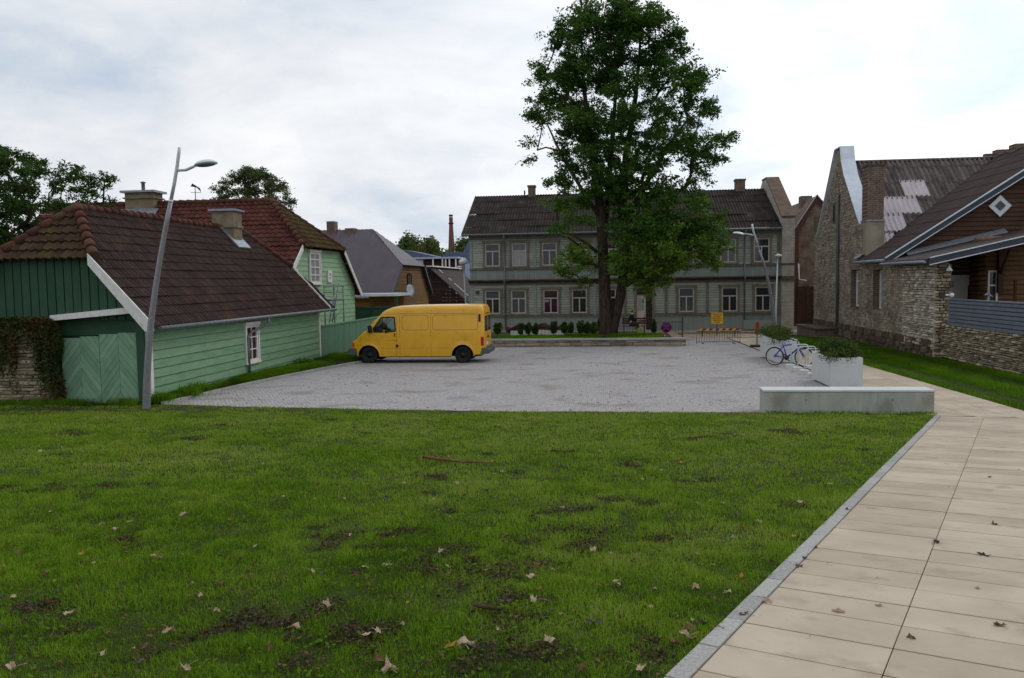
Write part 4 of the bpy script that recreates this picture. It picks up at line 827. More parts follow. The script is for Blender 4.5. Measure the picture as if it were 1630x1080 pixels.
# purple-grey metal roofed house
ph, fr, he = halfhip_house('sheet_roof_house', 'house with steep purple grey metal roof and ochre log gable', -14.0, -17.1, -26, 59.5, 3.6, 4.25, 7.0, 2.0, M['purple'], M['greyroof'], M['ochre'], (.2,.05), .35, 20, .012, .0, barge=False)
window(ph, fr, 58.4, 59.5, 2.25, 3.65, .1, M['darkwood'], M['curtain'], mull=[(.5,None,None)], c0=.05, c1=.12)
for y0 in (55.9, 59.9): window(ph, fr, y0, y0+1.1, -.1, 1.05, .1, M['darkwood'], M['glassdk'], mull=[(.5,None,None)], trans=[.7], c0=.05, c1=.12)
b = MB(); b.box(-14.3,-14.18,54.2,64.5,1.28,1.40); b.build('band_board', M['ochre'], ph)
for (px, w_, hh) in ((529, .5, 1.0), (559, .6, .15)):
    b = MB(); q = at(px, 366, 59.5); b.box(q.x-w_*.6,q.x+w_*.6,59.1,59.9,6.3,q.z+hh*.6); b.build('chimney', M['brick'], ph)
b = MB(); q = at(637,470,55); b.lathe((q.x+.9,54.0,q.z+.3), (.95,-.42,.2), [(.0,.0),(.25,.02),(.42,.1),(.43,.11),(.25,.04),(0,.02)], 20); b.tube([(q.x+.9,54.1,q.z+.3),(q.x+.5,54.6,q.z-.1)], .03, 6); b.build('satellite_dish', M['lamphead'], ph)

# dark barn and the far buildings between
db = empty('dark_barn', (-14.7, 68, 0), 'small blackened timber barn with brown sheet roof behind the log gable house', 'barn')
pk = at(683,427,68); rr = at(747,484,68); zl = at(672,452,68)
b = MB(); g3 = Fr((0,68,0),(1,0,0),(0,-1,0)); sl = (pk.z-rr.z)/(rr.x-pk.x); lap(b, g3, pk.x-2.4, rr.x-.2, -1, pk.z-.15, .3, .05, rng_fn=lambda z: (max(pk.x-2.4, pk.x-(pk.z-z)/1.6), min(rr.x-.2, pk.x+(pk.z-z)/sl-.1)))
b.box(pk.x-2.3,rr.x-.4,68.02,68.1,-1,rr.z); b.build('wall', M['darkwood'], db)
b = MB(); b.prism([(pk.x,67.8,pk.z),(rr.x+.1,67.8,rr.z-.1),(rr.x+.1,82,rr.z-.1),(pk.x,82,pk.z)], (0,0,.12)); b.prism([(pk.x,67.8,pk.z),(pk.x-2.6,67.8,pk.z-4.1),(pk.x-2.6,82,pk.z-4.1),(pk.x,82,pk.z)], (0,0,.12)); b.build('roof', M['slate2'], db)
b = MB(); b.box(pk.x-.2,pk.x+.35,67.8,82,pk.z+.1,pk.z+.2); q = at(727,452,70)
for t0, t1 in ((.1,.2),(.35,.42),(.5,.85)): p = Vector((pk.x,70,pk.z)).lerp(Vector((rr.x,70,rr.z)), t0); p2 = Vector((pk.x,70,pk.z)).lerp(Vector((rr.x,70,rr.z)), t1); b.bar(p+Vector((.1,0,.2)), p2+Vector((.1,0,.2)), .16, .05)
b.build('ridge_cap', M['white'], db)
fb = empty('flat_roofed_shed', (-18, 92, 0), 'dark flat-roofed building with thin white posts behind the barn roof', 'building')
q0, q1 = at(672,410,92), at(728,409,92); b = MB(); b.box(q0.x,q1.x,92.5,97,-1,q0.z-.25); b.build('wall', M['darkwood'], fb)
b = MB(); b.box(at(654,410,92).x,q1.x+.1,91.6,97,q0.z-.2,q0.z); b.build('roof', M['paleblue'], fb)
for px in (690, 705, 710, 716, 726): q = at(px,415,92); b = MB(); b.box(q.x-.07,q.x+.07,91.7,91.85,-1,q0.z-.2); b.build('post', M['white'], fb)
bb = empty('blue_hall', (-16, 118, 0), 'blue grey metal-clad hall between the barn and the grey-green house', 'building')
q0, q1 = at(708,402,118), at(790,402,118); b = MB(); b.box(q0.x,q1.x,118,132,-1,q0.z); b.build('upper_wall', M['bluegrey'], bb)
q2, q3 = at(733,420,112), at(790,420,112); b = MB(); b.box(q2.x,q3.x,112,117.9,-1,q2.z); b.build('annex', M['paleblue'], bb)
b = MB(); b.prism([at(736,402,118)+Vector((0,.2,0)),at(752,372,118)+Vector((0,.2,0)),at(780,372,118)+Vector((0,.2,0)),at(780,402,118)+Vector((0,.2,0))], (0,6,0)); b.build('roof', M['bluegrey'], bb)
fr2 = empty('far_blue_roof', (-24, 105, 0), 'low building with dark blue roof beyond the purple metal roof', 'building')
A_, B_, C_, D_ = at(636,398,105), at(690,407,105), at(690,425,105), at(636,425,105)
b = MB(); b.prism([at(625,398,105),at(645,398,105),at(690,408,105),at(690,413,105),at(625,413,105)], (0,10,0)); b.build('roof', M['bluegrey'], fr2)
b = MB(); b.box(at(628,413,105).x,at(688,413,105).x,105.3,114,-1,at(660,413,105).z); b.build('wall', M['paleblue'], fr2)
st = empty('factory_chimney', at(719,400,300), 'tall slender red brick factory chimney on the horizon', 'chimney')
q = at(719,410,300); t = at(719,346,300); b = MB(); b.lathe((q.x,300,-1), (0,0,1), [(1.5,0),(1.15,q.z+5),(.72,t.z-1.5),(.72,t.z+1)], 16); b.build('stack', M['chimbrick'], st)
b = MB(); b.lathe((q.x,300,t.z-2.6), (0,0,1), [(.78,0),(.95,.1),(.95,.5),(.78,.6)], 16); b.lathe((q.x,300,t.z-3), (0,0,1), [(.6,3.2),(.74,3.5),(.74,3.9)], 16); b.build('collar', M['darkiron'], st)

# ================================================================== grey-green two-storey house
HY = 54.3
ho = empty('wooden_tenement', (1.3, HY, -.45), 'long two-storey grey-green wooden house behind the big tree', 'house')
g = Fr((0, HY, 0), (1,0,0), (0,-1,0)); x0, x1 = -8.95, 11.25
wx = [-7.45, -5.7, -3.55, -1.65, .25, 5.3, 8.05, 10.15]; ux = [-7.4, -5.62, -3.6, -1.6, .3, 2.5, 5.3, 7.95, 10.05]; ww = .98
b = MB()
lap(b, g, x0, x1, .72, 2.88, .165, .035, holes=[(1.98,3.2,.5,3.0)], gap=.02); lap(b, g, x0, x1, 3.86, 6.0, .165, .035, gap=.02); b.build('wall', M['facade'], ho); b = MB(); b.box(x0+.02,x1-.02,HY+.003,HY+.018,.5,6.0); b.build('lap_shade_sheet', M['ledge'], ho)  # dark sheet in the board gaps stands in for shade below the laps
b = MB(); b.box(x0,x1,HY+.02,HY+.12,-.6,6.05) ; b.box(x0,x0+.1,HY+.12,HY+11.3,-.6,6.05); b.box(x0,x1,HY+11.3,HY+11.4,-.6,6.05)
b.prism([(x0,HY+.12,6.05),(x0,HY+11.3,6.05),(x0,HY+5.7,9.1)], (.1,0,0)); b.build('inner_wall', M['facade2'], ho)
b = MB(); vboards(b, g, x0, 1.95, lambda a: -.35, lambda a: .58, .16, .03); b.build('boarded_band', M['facade2'], ho); b = MB(); vboards(b, g, 3.25, x1, lambda a: -.35, lambda a: .58, .16, .03); b.build('boarded_band', M['facade2'], ho)
b = MB(); vboards(b, g, x0, x1, lambda a: 3.1, lambda a: 3.72, .16, .03); b.build('boarded_band', M['facade2'], ho)
for A_ in ((x0-.05, 1.95, .58, .70, .10), (3.25, x1, .58, .70, .10), (x0-.05, x1, 3.74, 3.85, .10), (x0-.05, x1, 5.78, 6.02, .12)): b = MB(); b.ob(g, A_[0], A_[1], A_[2], A_[3], 0, A_[4]); b.build('sill_band', M['trim'], ho)
b = MB(); b.prism([g.p(x0-.1,3.10,.03),g.p(x0-.1,3.10,.34),g.p(x0-.1,3.04,.36),g.p(x0-.1,2.96,.22),g.p(x0-.1,2.90,.03)], (x1-x0+.1,0,0)); b.ob(g, x0-.06, x1, 2.78, 2.89, .03, .14); b.build('storey_ledge', M['ledge'], ho)
b = MB(); b.box(x0+.0,x1,HY-.12,HY+.0,-.6,-.36); b.build('plinth', M['stoneB'], ho)
for xc in [x0+.09, -4.6, -.65, 1.35, 4.0, 6.65, 11.1]:
    for z0_, z1_ in ((.70, 2.78), (3.86, 5.78)): b = MB(); b.ob(g, xc-.09, xc+.09, z0_, z1_, .03, .075); b.build('pilaster_board', M['facade2'] if xc < 0 else M['trim'], ho)
gl = ['glassdk','glassbl','glassdk','glassdk','glassdk','glassbl','glassdk','glassdk']
for i, xc in enumerate(wx):
    wn = window(ho, g, xc-ww/2, xc+ww/2, .82, 2.38, .07, M['sash'], M[gl[i] if i != 2 else 'glasspu'], mull=[(.5,None,1.82)], trans=[1.82], c0=.03, c1=.09, casing=(.15, M['trim']), muntin=.075)
    if i in (0, 1, 5):
        c = MB(); c.ob(g, xc-ww/2+.05, xc+ww/2-.05, 1.86, 2.33, .043, .046); c.build('blind', M['glassbl'], wn)
    if i == 2: c = MB(); c.ob(g, xc-ww*.42, xc-ww*.12, 1.56, 1.72, .043, .048); c.build('notice', M['curtain'], wn)
for i, xc in enumerate(ux):
    wn = window(ho, g, xc-ww/2, xc+ww/2, 3.98, 5.5, .07, M['sash'], M['glassdk' if i != 1 else 'glassbl'], mull=[(.5,None,4.98)], trans=[4.98], c0=.03, c1=.09, casing=(.15, M['trim']), muntin=.075)
    if i == 1: c = MB(); c.ob(g, xc-ww/2+.06, xc-ww*.06, 4.06, 4.94, .043, .046); c.ob(g, xc+ww*.06, xc+ww/2-.06, 4.06, 4.94, .043, .046); c.build('curtain', M['curtain'], wn)
# doorway: one leaf open
b = MB(); b.ob(g, 1.95, 2.1, -.4, 2.55, .02, .12); b.ob(g, 3.1, 3.25, -.4, 2.55, .02, .12); b.ob(g, 1.95, 3.25, 2.4, 2.6, .02, .14); b.ob(g, 2.1, 3.1, 1.92, 2.0, .02, .1); df = b.build('door_frame', M['trim'], ho)
b = MB(); b.ob(g, 2.1, 3.1, -.4, 2.4, .01, .022); b.build('doorway_shade', M['mortardk'], df)  # dark sheet painted in place of the unlit interior
b = MB(); b.ob(g, 2.1, 2.68, -.4, 1.92, .03, .07); b.ob(g, 2.18, 2.6, .1, .8, .07, .085); d_ = b.build('door', M['sash'], ho)
b = MB(); b.ob(g, 2.2, 2.58, .95, 1.75, .071, .078); b.build('pane', M['curtain'], d_); b = MB(); b.ob(g, 2.6, 2.64, .55, .62, .071, .13); b.build('handle', M['darkiron'], d_)
b = MB(); b.box(1.9,3.4,HY-.75,HY-.15,-.6,-.33); b.build('doorstep', M['stoneB'], ho)
b = MB(); b.ob(g, x0+.35, x0+.62, 2.15, 2.38, .05, .07); b.build('house_plate', M['ledge'], ho)
# roof
ez, rz, ry = 6.12, 9.25, HY+5.75; L_ = math.hypot(ry-(HY-.5), rz-ez); upv = (0,(ry-(HY-.5))/L_,(rz-ez)/L_)
roof_sheet('roof', (x0-.45, HY-.5, ez), (1,0,0), upv, x1+.0-(x0-.45), L_, .20, .028, 1.15, .03, M['slate'], ho, seg=6, jit=.02)
roof_sheet('roof', (x1, HY+12, ez), (-1,0,0), (0,-upv[1],upv[2]), x1-(x0-.45), L_, .20, .028, 1.15, .03, M['slate'], ho, seg=6)
b = MB(); b.box(x0-.45,x1,HY-.52,HY-.46,ez-.13,ez+.0); b.box(x0-.45,x0-.40,HY-.46,HY+.2,ez-.13,ez); b.box(x0-.4,x1,HY-.46,HY-.02,ez-.12,ez-.08)
b.prism([(x0-.47,HY-.5,ez-.1),(x0-.47,HY-.5,ez+.05),(x0-.47,ry,rz+.05),(x0-.47,ry,rz-.12)], (.04,0,0)); b.build('eaves_board', M['trim'], ho)
b = MB(); b.tube([(x0-.4,HY-.57,ez-.05),(x1+.0,HY-.57,ez-.03)], .06, 6); b.build('gutter', M['pipe'], ho)
for xc in (-6.58, 8.98, -9.02+.25): 
    if xc < -8.5: continue
    b = MB(); b.tube([(xc,HY-.55,ez-.08),(xc,HY-.5,ez-.3),(xc,HY-.16,ez-.6),(xc,HY-.16,3.3),(xc,HY-.42,3.12),(xc,HY-.42,2.9),(xc,HY-.16,2.7),(xc,HY-.16,-.25)], .06, 8); b.build('downpipe', M['pipe'], ho)
for px0, px1, pt in ((841,852,297),(1170,1185,287)):
    a_, c_ = at(px0,pt,ry), at(px1,pt,ry); b = MB(); b.box(a_.x,c_.x,ry-.35,ry+.35,8.9,a_.z-.08); b.box(a_.x-.05,c_.x+.05,ry-.4,ry+.4,a_.z-.078,a_.z+.04); b.build('chimney', M['brick'], ho)
b = MB(); q = at(835,309,ry-.3); b.box(q.x-.05,q.x+.05,ry-.3,ry-.2,rz-.2,q.z+.25); b.build('roof_vent', M['darkiron'], ho)
# stone party wall at its right end
b = MB(); PW = [(HY-.35,-.6),(HY-.35,6.75),(ry-.9,9.85),(ry+.6,9.85),(HY+11.9,6.4),(HY+11.9,-.6)]
b.prism([(x1+.01,y,z) for y, z in PW], (.78,0,0)); pw = b.build('party_wall', M['whitebrick'], ho)
b = MB(); b.prism([(x1-.04,HY-.4,6.752),(x1-.04,ry-.9,9.852),(x1-.04,ry+.6,9.852),(x1-.04,ry+.6,9.95),(x1-.04,ry-.93,9.95),(x1-.04,HY-.45,6.87)], (.88,0,0)); b.build('coping', M['copbrick'], pw); b = MB(); b.box(x1-.02,x1+.84,HY-.5,HY-.36,2.8,3.05); b.build('string_course', M['ledge'], pw); b = MB(); b.box(x1-.02,x1+.84,HY-.42,HY-.36,3.78,3.86); b.build('string_course', M['ledge'], pw)
b = MB(); b.box(8.9,10.9,HY-.32,HY-.2,-.35,.25); b.build('cellar_hatch', M['facade2'], ho)

# brick-edged gable beyond the alley
ag = empty('brick_edged_house', (15, 61, 0), 'grey rendered gable house with red brick edges beyond the alley', 'house')
g4 = Fr((0,61,0),(1,0,0),(0,-1,0)); pk = at(1300,312,61); lf = at(1266,365,61)
b = MB(); b.prism([g4.p(lf.x,-.8,0),g4.p(lf.x,lf.z,0),g4.p(pk.x,pk.z,0),g4.p(pk.x+(pk.x-lf.x)*2,lf.z,0),g4.p(pk.x+(pk.x-lf.x)*2,-.8,0)], (0,12,0)); b.build('wall', M['alleywall'], ag)
b = MB(); b.ob(g4, lf.x-.02, lf.x+.25, -.8, lf.z-.02, 0.002, .06); d = (pk-lf); 
b.prism([g4.p(lf.x-.02,lf.z+.0,.003),g4.p(pk.x,pk.z+.02,.003),g4.p(pk.x,pk.z-.42,.003),g4.p(lf.x+.25,lf.z-.3,.003)], g4.n*.06); b.prism([g4.p(pk.x,pk.z+.02,.003),g4.p(pk.x+3,pk.z-3*1.3,.003),g4.p(pk.x+3,pk.z-3*1.3-.4,.003),g4.p(pk.x,pk.z-.42,.003)], g4.n*.06)
b.build('brick_edging', M['redbrick'], ag)
b = MB(); b.bar((lf.x-.1,60.9,lf.z),(pk.x,60.9,pk.z+.06),.14,.05); b.bar((pk.x,60.9,pk.z+.06),(pk.x+3,60.9,pk.z+.06-3*1.3),.14,.05); b.build('verge_flashing', M['zinc'], ag)
q = at(1284,312,64); b = MB(); b.box(q.x-.4,q.x+.4,64,64.8,6,q.z); b.build('chimney', M['brick'], ag)
q = at(1300,350,61); b = MB(); b.ob(g4, q.x-.15, q.x+.2, q.z-.9, q.z+.2, .004, .03); b.build('window', M['ledge'], ag)
q0, q1 = at(1268,520,60.8), at(1296,458,60.8); b = MB(); vboards(b, Fr((0,60.85,0),(1,0,0),(0,-1,0)), q0.x-.3, q1.x+.3, lambda a: -.7, lambda a: 2.3, .2, .05); b.build('gate', M['redwood'], ag)
b = MB(); b.tube([at(1271,420,60.5),at(1272,445,60.5),at(1284,447,60.5)], .05, 6); b.build('wall_bracket', M['whitemetal'], ag)

# ================================================================== stone gable house (right)
WX = 12.4
sh = empty('stone_gable_house', (WX, 46, 0), 'limestone gable house with white metal coping and patched corrugated roof', 'house')
fw_ = Fr((WX, 0, 0), (0,-1,0), (-1,0,0))      # a = -y
YC, PKZ = 45.6, 9.35
def gtop(y): return 5.45 + (PKZ-5.45)*(1-abs(y-YC)/3.95) if abs(y-YC) < 3.95 else 5.45
holes = [(-42.95,-41.72,1.43,3.28)]
def pred(a, z, wa, hb):
    y = -a
    if z + hb > gtop(y-wa)-.02 or z + hb > gtop(y+wa)-.02: return False
    for h in holes:
        if h[0]-wa < a < h[1]+wa and h[2]-hb < z < h[3]+hb: return False
    return True
b = MB(); stones(b, fw_, -50.4, -41.3, .5, PKZ, .26, .115, .018, .045, pred, gap=.01); b.build('stonework', M['stoneA'], sh)
b = MB(); cells(b, fw_, -50.4, -41.3, -.5, 5.45, -.45, 0.01, holes); b.prism([(WX-.01,YC-3.95,5.451),(WX-.01,YC+3.95,5.451),(WX-.01,YC,PKZ)], (.46,0,0)); b.box(WX+.46,24,50.0,50.35,-.5,5.2); b.build('wall', M['mortar'], sh)
b = MB(); stones(b, fw_, -50.4, -41.3, -.4, .5, .4, .3, .05, .14); b.build('plinth', M['plinth'], sh)
b = MB(); b.ob(fw_, -42.97, -42.94, 1.43, 3.28, -.38, .05); b.ob(fw_, -43.05, -41.6, 3.28, 3.5, -.3, .06); b.ob(fw_, -42.95, -41.7, 1.36, 1.43, -.38, .08); b.build('window_surround', M['brick'], sh)
window(sh, fw_, -42.9, -41.74, 1.45, 3.26, .09, M['whitefr'], M['glassbl'], mull=[(.5,None,2.7)], trans=[2.72], c0=-.28, c1=-.2, muntin=.07)
def slit(y, z0, z1, wd):
    b = MB(); b.ob(fw_, -y-wd/2, -y+wd/2, z0, z1, .0, .055); s_ = b.build('slit_window', M['ledge'], sh)
    b = MB(); b.ob(fw_, -y-wd/2+.07, -y+wd/2-.07, z0+.08, z1-.08, .056, .06); b.build('pane', M['glassdk'], s_)
slit(46.2, 5.85, 6.9, .42)
b = MB(); q = 1; b.tube([(WX-.1,45.25,7.3),(WX-.12,45.2,7.1),(WX-.12,45.1,-.05)], .075, 8); b.build('downpipe', M['pipe'], sh)
b = MB(); t = .06
def cop(p, q): b.prism([(WX-.10,p[0],p[1]),(WX-.10,q[0],q[1]),(WX-.10,q[0],q[1]+t),(WX-.10,p[0],p[1]+t)], (.72,0,0)); 
cop((YC-4.0,5.47),(YC-1.3,8.16)); cop((YC-1.3,8.16),(YC-.78,8.98)); cop((YC-.78,8.98),(YC-.55,9.72)); cop((YC-.55,9.72),(YC+.5,9.72)); cop((YC+.5,9.72),(YC+4.0,5.38))
b.build('coping', M['whitemetal'], sh)
b = MB(); b.prism([(WX+.0,YC-.72,8.8),(WX+.0,YC-.5,9.7),(WX+.0,YC+.45,9.7),(WX+.0,YC+.6,8.8)], (.5,0,0)); b.build('apex_block', M['stoneA'], sh)
RZ = 9.0; kk = (RZ-5.2)/3.95; L_ = math.hypot(1, kk)
roof_sheet('corrugated_roof', (WX+.5, YC-5.2, RZ-5.2*kk), (1,0,0), (0,1/L_,kk/L_), 12, 5.2*L_, .24, .062, 1.32, .035, M['corr'], sh, clips=[vclip((12.6,40.6),(19.7,44.9),(13,46))], seg=8)
roof_sheet('corrugated_roof', (WX+12.5, YC+5.2, RZ-5.2*kk), (-1,0,0), (0,-1/L_,kk/L_), 12, 5.2*L_, .24, .062, 1.32, .035, M['corr'], sh, seg=8)
for (u, v, wd, hh) in ((2.16, 4.22, 1.2, 1.3), (.72, 2.9, 1.92, 1.32), (.48, 1.58, 1.2, 1.32), (.24,.5,.72,1.0)):
    o_ = Vector((WX+.5+u, YC-5.2, RZ-5.2*kk)) + Vector((0,1/L_,kk/L_))*v + Vector((0,-kk/L_,1/L_))*.035
    roof_sheet('new_roof_panel', o_, (1,0,0), (0,1/L_,kk/L_), wd, hh, .24, .05, 1.4, .01, M['corrlt'], sh, seg=8)
b = MB(); b.tube([(WX+.5,YC,RZ+.02),(WX+12.5,YC,RZ+.02)], .07, 6); b.build('ridge_cap', M['corr'], sh)
b = MB(); b.box(WX+.0,WX+.76,40.72,41.5,5.62,8.15); ch = b.build('chimney', M['brick'], sh)
b = MB(); b.box(WX-.04,WX+.8,40.68,41.54,8.152,8.26); b.build('cap', M['ledge'], ch); b = MB(); b.box(WX-.05,WX+.82,40.66,41.56,5.56,5.62); b.build('collar', M['zinc'], ch)
b = MB(); b.box(WX+.0,WX+.80,40.70,41.55,3.6,5.56); b.build('chimney_base', M['stoneA'], ch)

# ================================================================== wooden house with brown roof (right)
wh = empty('brown_timber_house', (WX, 37, 0), 'dark red-brown timber house with sweeping brown roof and porch at the right edge', 'house')
holes = [(-39.55,-38.45,1.42,3.25)]
def pred2(a, z, wa, hb):
    for h in holes:
        if h[0]-wa < a < h[1]+wa and h[2]-hb < z < h[3]+hb: return False
    return True
b = MB(); stones(b, fw_, -41.3, -35.7, .5, 3.7, .25, .11, .018, .045, pred2, gap=.01); b.build('stonework', M['stoneA'], wh)
b = MB(); cells(b, fw_, -41.3, -32.45, -.5, 3.7, -.42, 0.01, holes); b.build('wall', M['mortar'], wh)
b = MB(); stones(b, fw_, -41.3, -32.6, -.4, .5, .4, .3, .05, .13, lambda a,z,w,h: -a > 34 or z < .25 or random.random() < .6); b.build('plinth', M['plinth'], wh)
b = MB(); stones(b, fw_, -35.7, -32.4, .12, 3.35, .26, .10, .03, .11, gap=.014); b.build('pale_stonework', M['stoneB'], wh)
f5 = Fr((0,32.42,0),(1,0,0),(0,-1,0)); b = MB(); stones(b, f5, WX-.06, WX+.55, -.15, 3.35, .22, .11, .02, .10, gap=.014); b.box(WX,WX+.52,32.45,32.8,-.4,3.3); b.build('pillar_stonework', M['stoneC'], wh)
b = MB(); b.ob(fw_, -39.57, -39.53, 1.42, 3.25, -.4, .04); b.ob(fw_, -39.6, -38.4, 3.25, 3.42, -.3, .05); b.build('window_surround', M['brick'], wh)
window(wh, fw_, -39.5, -38.47, 1.45, 3.23, .08, M['whitefr'], M['glassbl'], c0=-.32, c1=-.24)
# main roof: slope facing the plaza, ridge along y
sl = (9.0-3.72)/(20.2-12.1); L_ = math.hypot(1, sl)
rf = roof_sheet('roof', (12.05, 50, 3.70), (0,-1,0), (1/L_,0,sl/L_), 13.05, 8.15*L_, .12, .008, 1.0, .02, M['slate2'], wh, seg=4, clips=[vclip((12.3,41.3),(20.2,46.2),(19,38))])
b = MB(); b.prism([(20.2,36.95,9.0),(28,36.95,3.9),(28,50,3.9),(20.2,50,9.0)], (0,0,.08)); b.build('rear_roof', M['slate2'], wh)
b = MB(); n = Vector((-sl,0,1)).normalized()
b.prism([(12.0,36.90,3.66),(20.2,36.90,9.0),(20.2,36.90,9.0-.26),(12.0,36.90,3.42)], (0,.06,0)); b.build('rake_board', M['dktrim'], wh)
b = MB(); b.bar((12.0,36.86,3.72),(20.2,36.86,9.06),.05,.05); b.bar((12.0,36.86,3.43),(20.2,36.86,8.76),.035,.03); b.build('rake_edge', M['whitemetal'], wh)
b = MB(); b.tube([(11.98,36.9,3.62),(11.98,41.2,3.62)], .07, 8); b.prism([(12.02,40.9,3.78),(12.02,41.5,3.78),(13.1,41.9,4.45),(13.1,41.2,4.45)], (0,0,.05)); b.build('gutter', M['zinc'], wh)
for (px, py, w_) in ((1573,246,.16),(1590,240,.28),(1618,231,.34)):
    q = onX(px, py, 20.3); b = MB(); b.box(20.1,20.7,q.y-w_,q.y+w_,8.6,q.z+.02); b.build('chimney', M['brick'], wh)
g6 = Fr((0,37.15,0),(1,0,0),(0,-1,0))
b = MB(); lap(b, g6, WX+.1, 22, -.3, 9.0, .19, .05, rng_fn=lambda z: (max(WX+.1, 12.05+(z-3.5)/sl+.1), 22), holes=[(14.8,16.05,0,3.0)]); b.build('gable_boarding', M['redwood'], wh)
dc = at(1593,328,37); b = MB(); s_ = .46
for k in range(4):
    a1, a2 = k*math.pi/2, (k+1)*math.pi/2; P = [(math.cos(a)*r_, math.sin(a)*r_) for a, r_ in ((a1,s_),(a2,s_),(a2,s_*.5),(a1,s_*.5))]
    b.prism([g6.p(dc.x+x, dc.z+z, .05) for x, z in P], g6.n*.06)
dw = b.build('diamond_window', M['polelt'], wh); b = MB(); b.prism([g6.p(dc.x+math.cos(k*math.pi/2)*s_*.52, dc.z+math.sin(k*math.pi/2)*s_*.52, .045) for k in range(4)], g6.n*.02); b.build('pane', M['glassdk'], dw)
b = MB(); b.ob(g6, 14.82, 16.03, -.3, 2.95, .0, .04); b.build('garage_door', M['greydoor'], wh); b = MB(); b.ob(g6, 15.5, 15.66, 1.3, 2.5, .041, .06); b.build('door_slot_window', M['glassdk'], wh)
# projecting bay of brown logs under the porch roof
f7 = Fr((0,35.6,0),(1,0,0),(0,-1,0)); bx = at(1570,400,35.6).x
b = MB(); y_ = -.3
while y_ < 4.35:
    b.cur = random.random(); b.tube([(bx+.0,35.68,y_+.1),(20.5,35.68,y_+.1)], .12, 8); b.tube([(bx+.08,35.6,y_+.1),(bx+.08,37.1,y_+.1)], .11, 8); y_ += .2
b.cur = .5; b.box(bx+.1,20.5,35.7,36.9,-.3,4.3); b.build('bay_wall', M['brownwood'], wh)
q0, q1 = at(1571,431,35.5), at(1587,490,35.5)
window(wh, f7, q0.x+.04, q1.x, q1.z, q0.z, .07, M['whitefr'], M['glassdk'], trans=[(q0.z*.6+q1.z*.4)], c0=.06, c1=.13, muntin=.07)
b = MB(); q = at(1592,400,35.4); b.box(q.x-.08,q.x+.12,35.3,35.45,2.2,4.3); b.tube([(q.x,35.4,2.9),(q.x,34.6,3.9)], .06, 6); q = at(1617,450,34); b.box(q.x-.04,q.x+.04,34,34.08,-.2,q.z+.1); b.build('post', M['redwood'], wh)
# porch roof
ps = .222; pz = lambda x: 3.50 + (x-11.9)*ps
b = MB(); b.prism([(11.85,31.95,pz(11.85)),(19,31.95,pz(19)),(19,37.1,pz(19)),(11.85,36.95,pz(11.85))], (0,0,.07)); pr = b.build('porch_roof', M['slate2'], wh)
b = MB(); b.prism([(11.95,31.88,pz(11.95)-.16),(19,31.88,pz(19)-.16),(19,31.88,pz(19)+.05),(11.95,31.88,pz(11.95)+.05)], (0,.05,0)); b.build('fascia', M['dktrim'], pr)
b = MB(); b.bar((11.95,31.84,pz(11.95)+.09),(19,31.84,pz(19)+.09),.05,.035); b.bar((11.95,31.84,pz(11.95)-.17),(19,31.84,pz(19)-.17),.04,.03); b.build('fascia_edge', M['whitemetal'], pr)
b = MB(); b.tube([(11.84,32,3.46),(11.84,36.9,3.46)], .06, 8); b.build('gutter', M['zinc'], pr)
b = MB(); b.prism([(12.9,36.75,pz(12.9)+.10),(16.9,36.75,pz(16.9)+.10),(16.9,37.08,pz(16.9)+.26),(12.9,37.08,pz(12.9)+.26)], (0,0,.03)); b.build('wall_flashing', M['zinc'], pr)
b = MB(); b.box(12.0,19,32.1,36.9,pz(11.9)-.32,pz(11.9)-.30) if False else b.box(12.9,13.05,32.2,36.9,pz(12.9)-.2,pz(12.9)-.05); b.build('rafter', M['redwood'], pr)
# lamps on the pillar
la = empty('wall_lantern', (12.98,32.3,3.0), 'white cone lantern hanging high on the stone pillar', 'lamp')
q = at(1511,428,32.25); b = MB(); b.lathe(q, (0,0,-1), [(.01,-.12),(.05,-.05),(.13,.08),(.0,.09)], 14); b.tube([(q.x-.15,32.35,q.z+.16),(q.x,32.3,q.z+.2),(q.x,32.26,q.z+.1)], .012, 5); b.build('shade', M['lamphead'], la)
lb = empty('security_camera', (13.0,32.3,2.3), 'dark bracket with round white globe lamp low on the stone pillar', 'lamp')
q = at(1514,470,32.25); b = MB(); b.blob(q+Vector((.02,0,0)), .09,.09,.09, 12, 8); b.tube([q-Vector((.26,0,0)), q-Vector((.06,0,0))], [.05,.04], 8); b.build('globe', M['lamphead'], lb)
b = MB(); b.box(q.x-.40,q.x-.24,32.15,32.35,q.z-.1,q.z+.12); b.bar((q.x-.3,32.2,q.z+.1),(q.x-.12,32.2,q.z+.28),.03); b.lathe(at(1513,453,32.25), (.5,-1,.3), [(0,0),(.12,.03),(.13,.05),(0,.02)], 12); b.build('bracket', M['darkiron'], lb)
ck = empty('plant_lamp', (16,34,1.5), 'small metal birdhouse-like ornament on a stand behind the blue grey fence', 'ornament')
q = at(1571,470,34); b = MB(); b.tube([(q.x,34,0),(q.x,34,q.z)], .04, 6); b.prism([(q.x-.16,33.9,q.z),(q.x,33.9,q.z+.14),(q.x+.2,33.9,q.z-.08),(q.x+.02,33.9,q.z-.02)], (0,.16,0)); b.build('body', M['zinc'], ck)

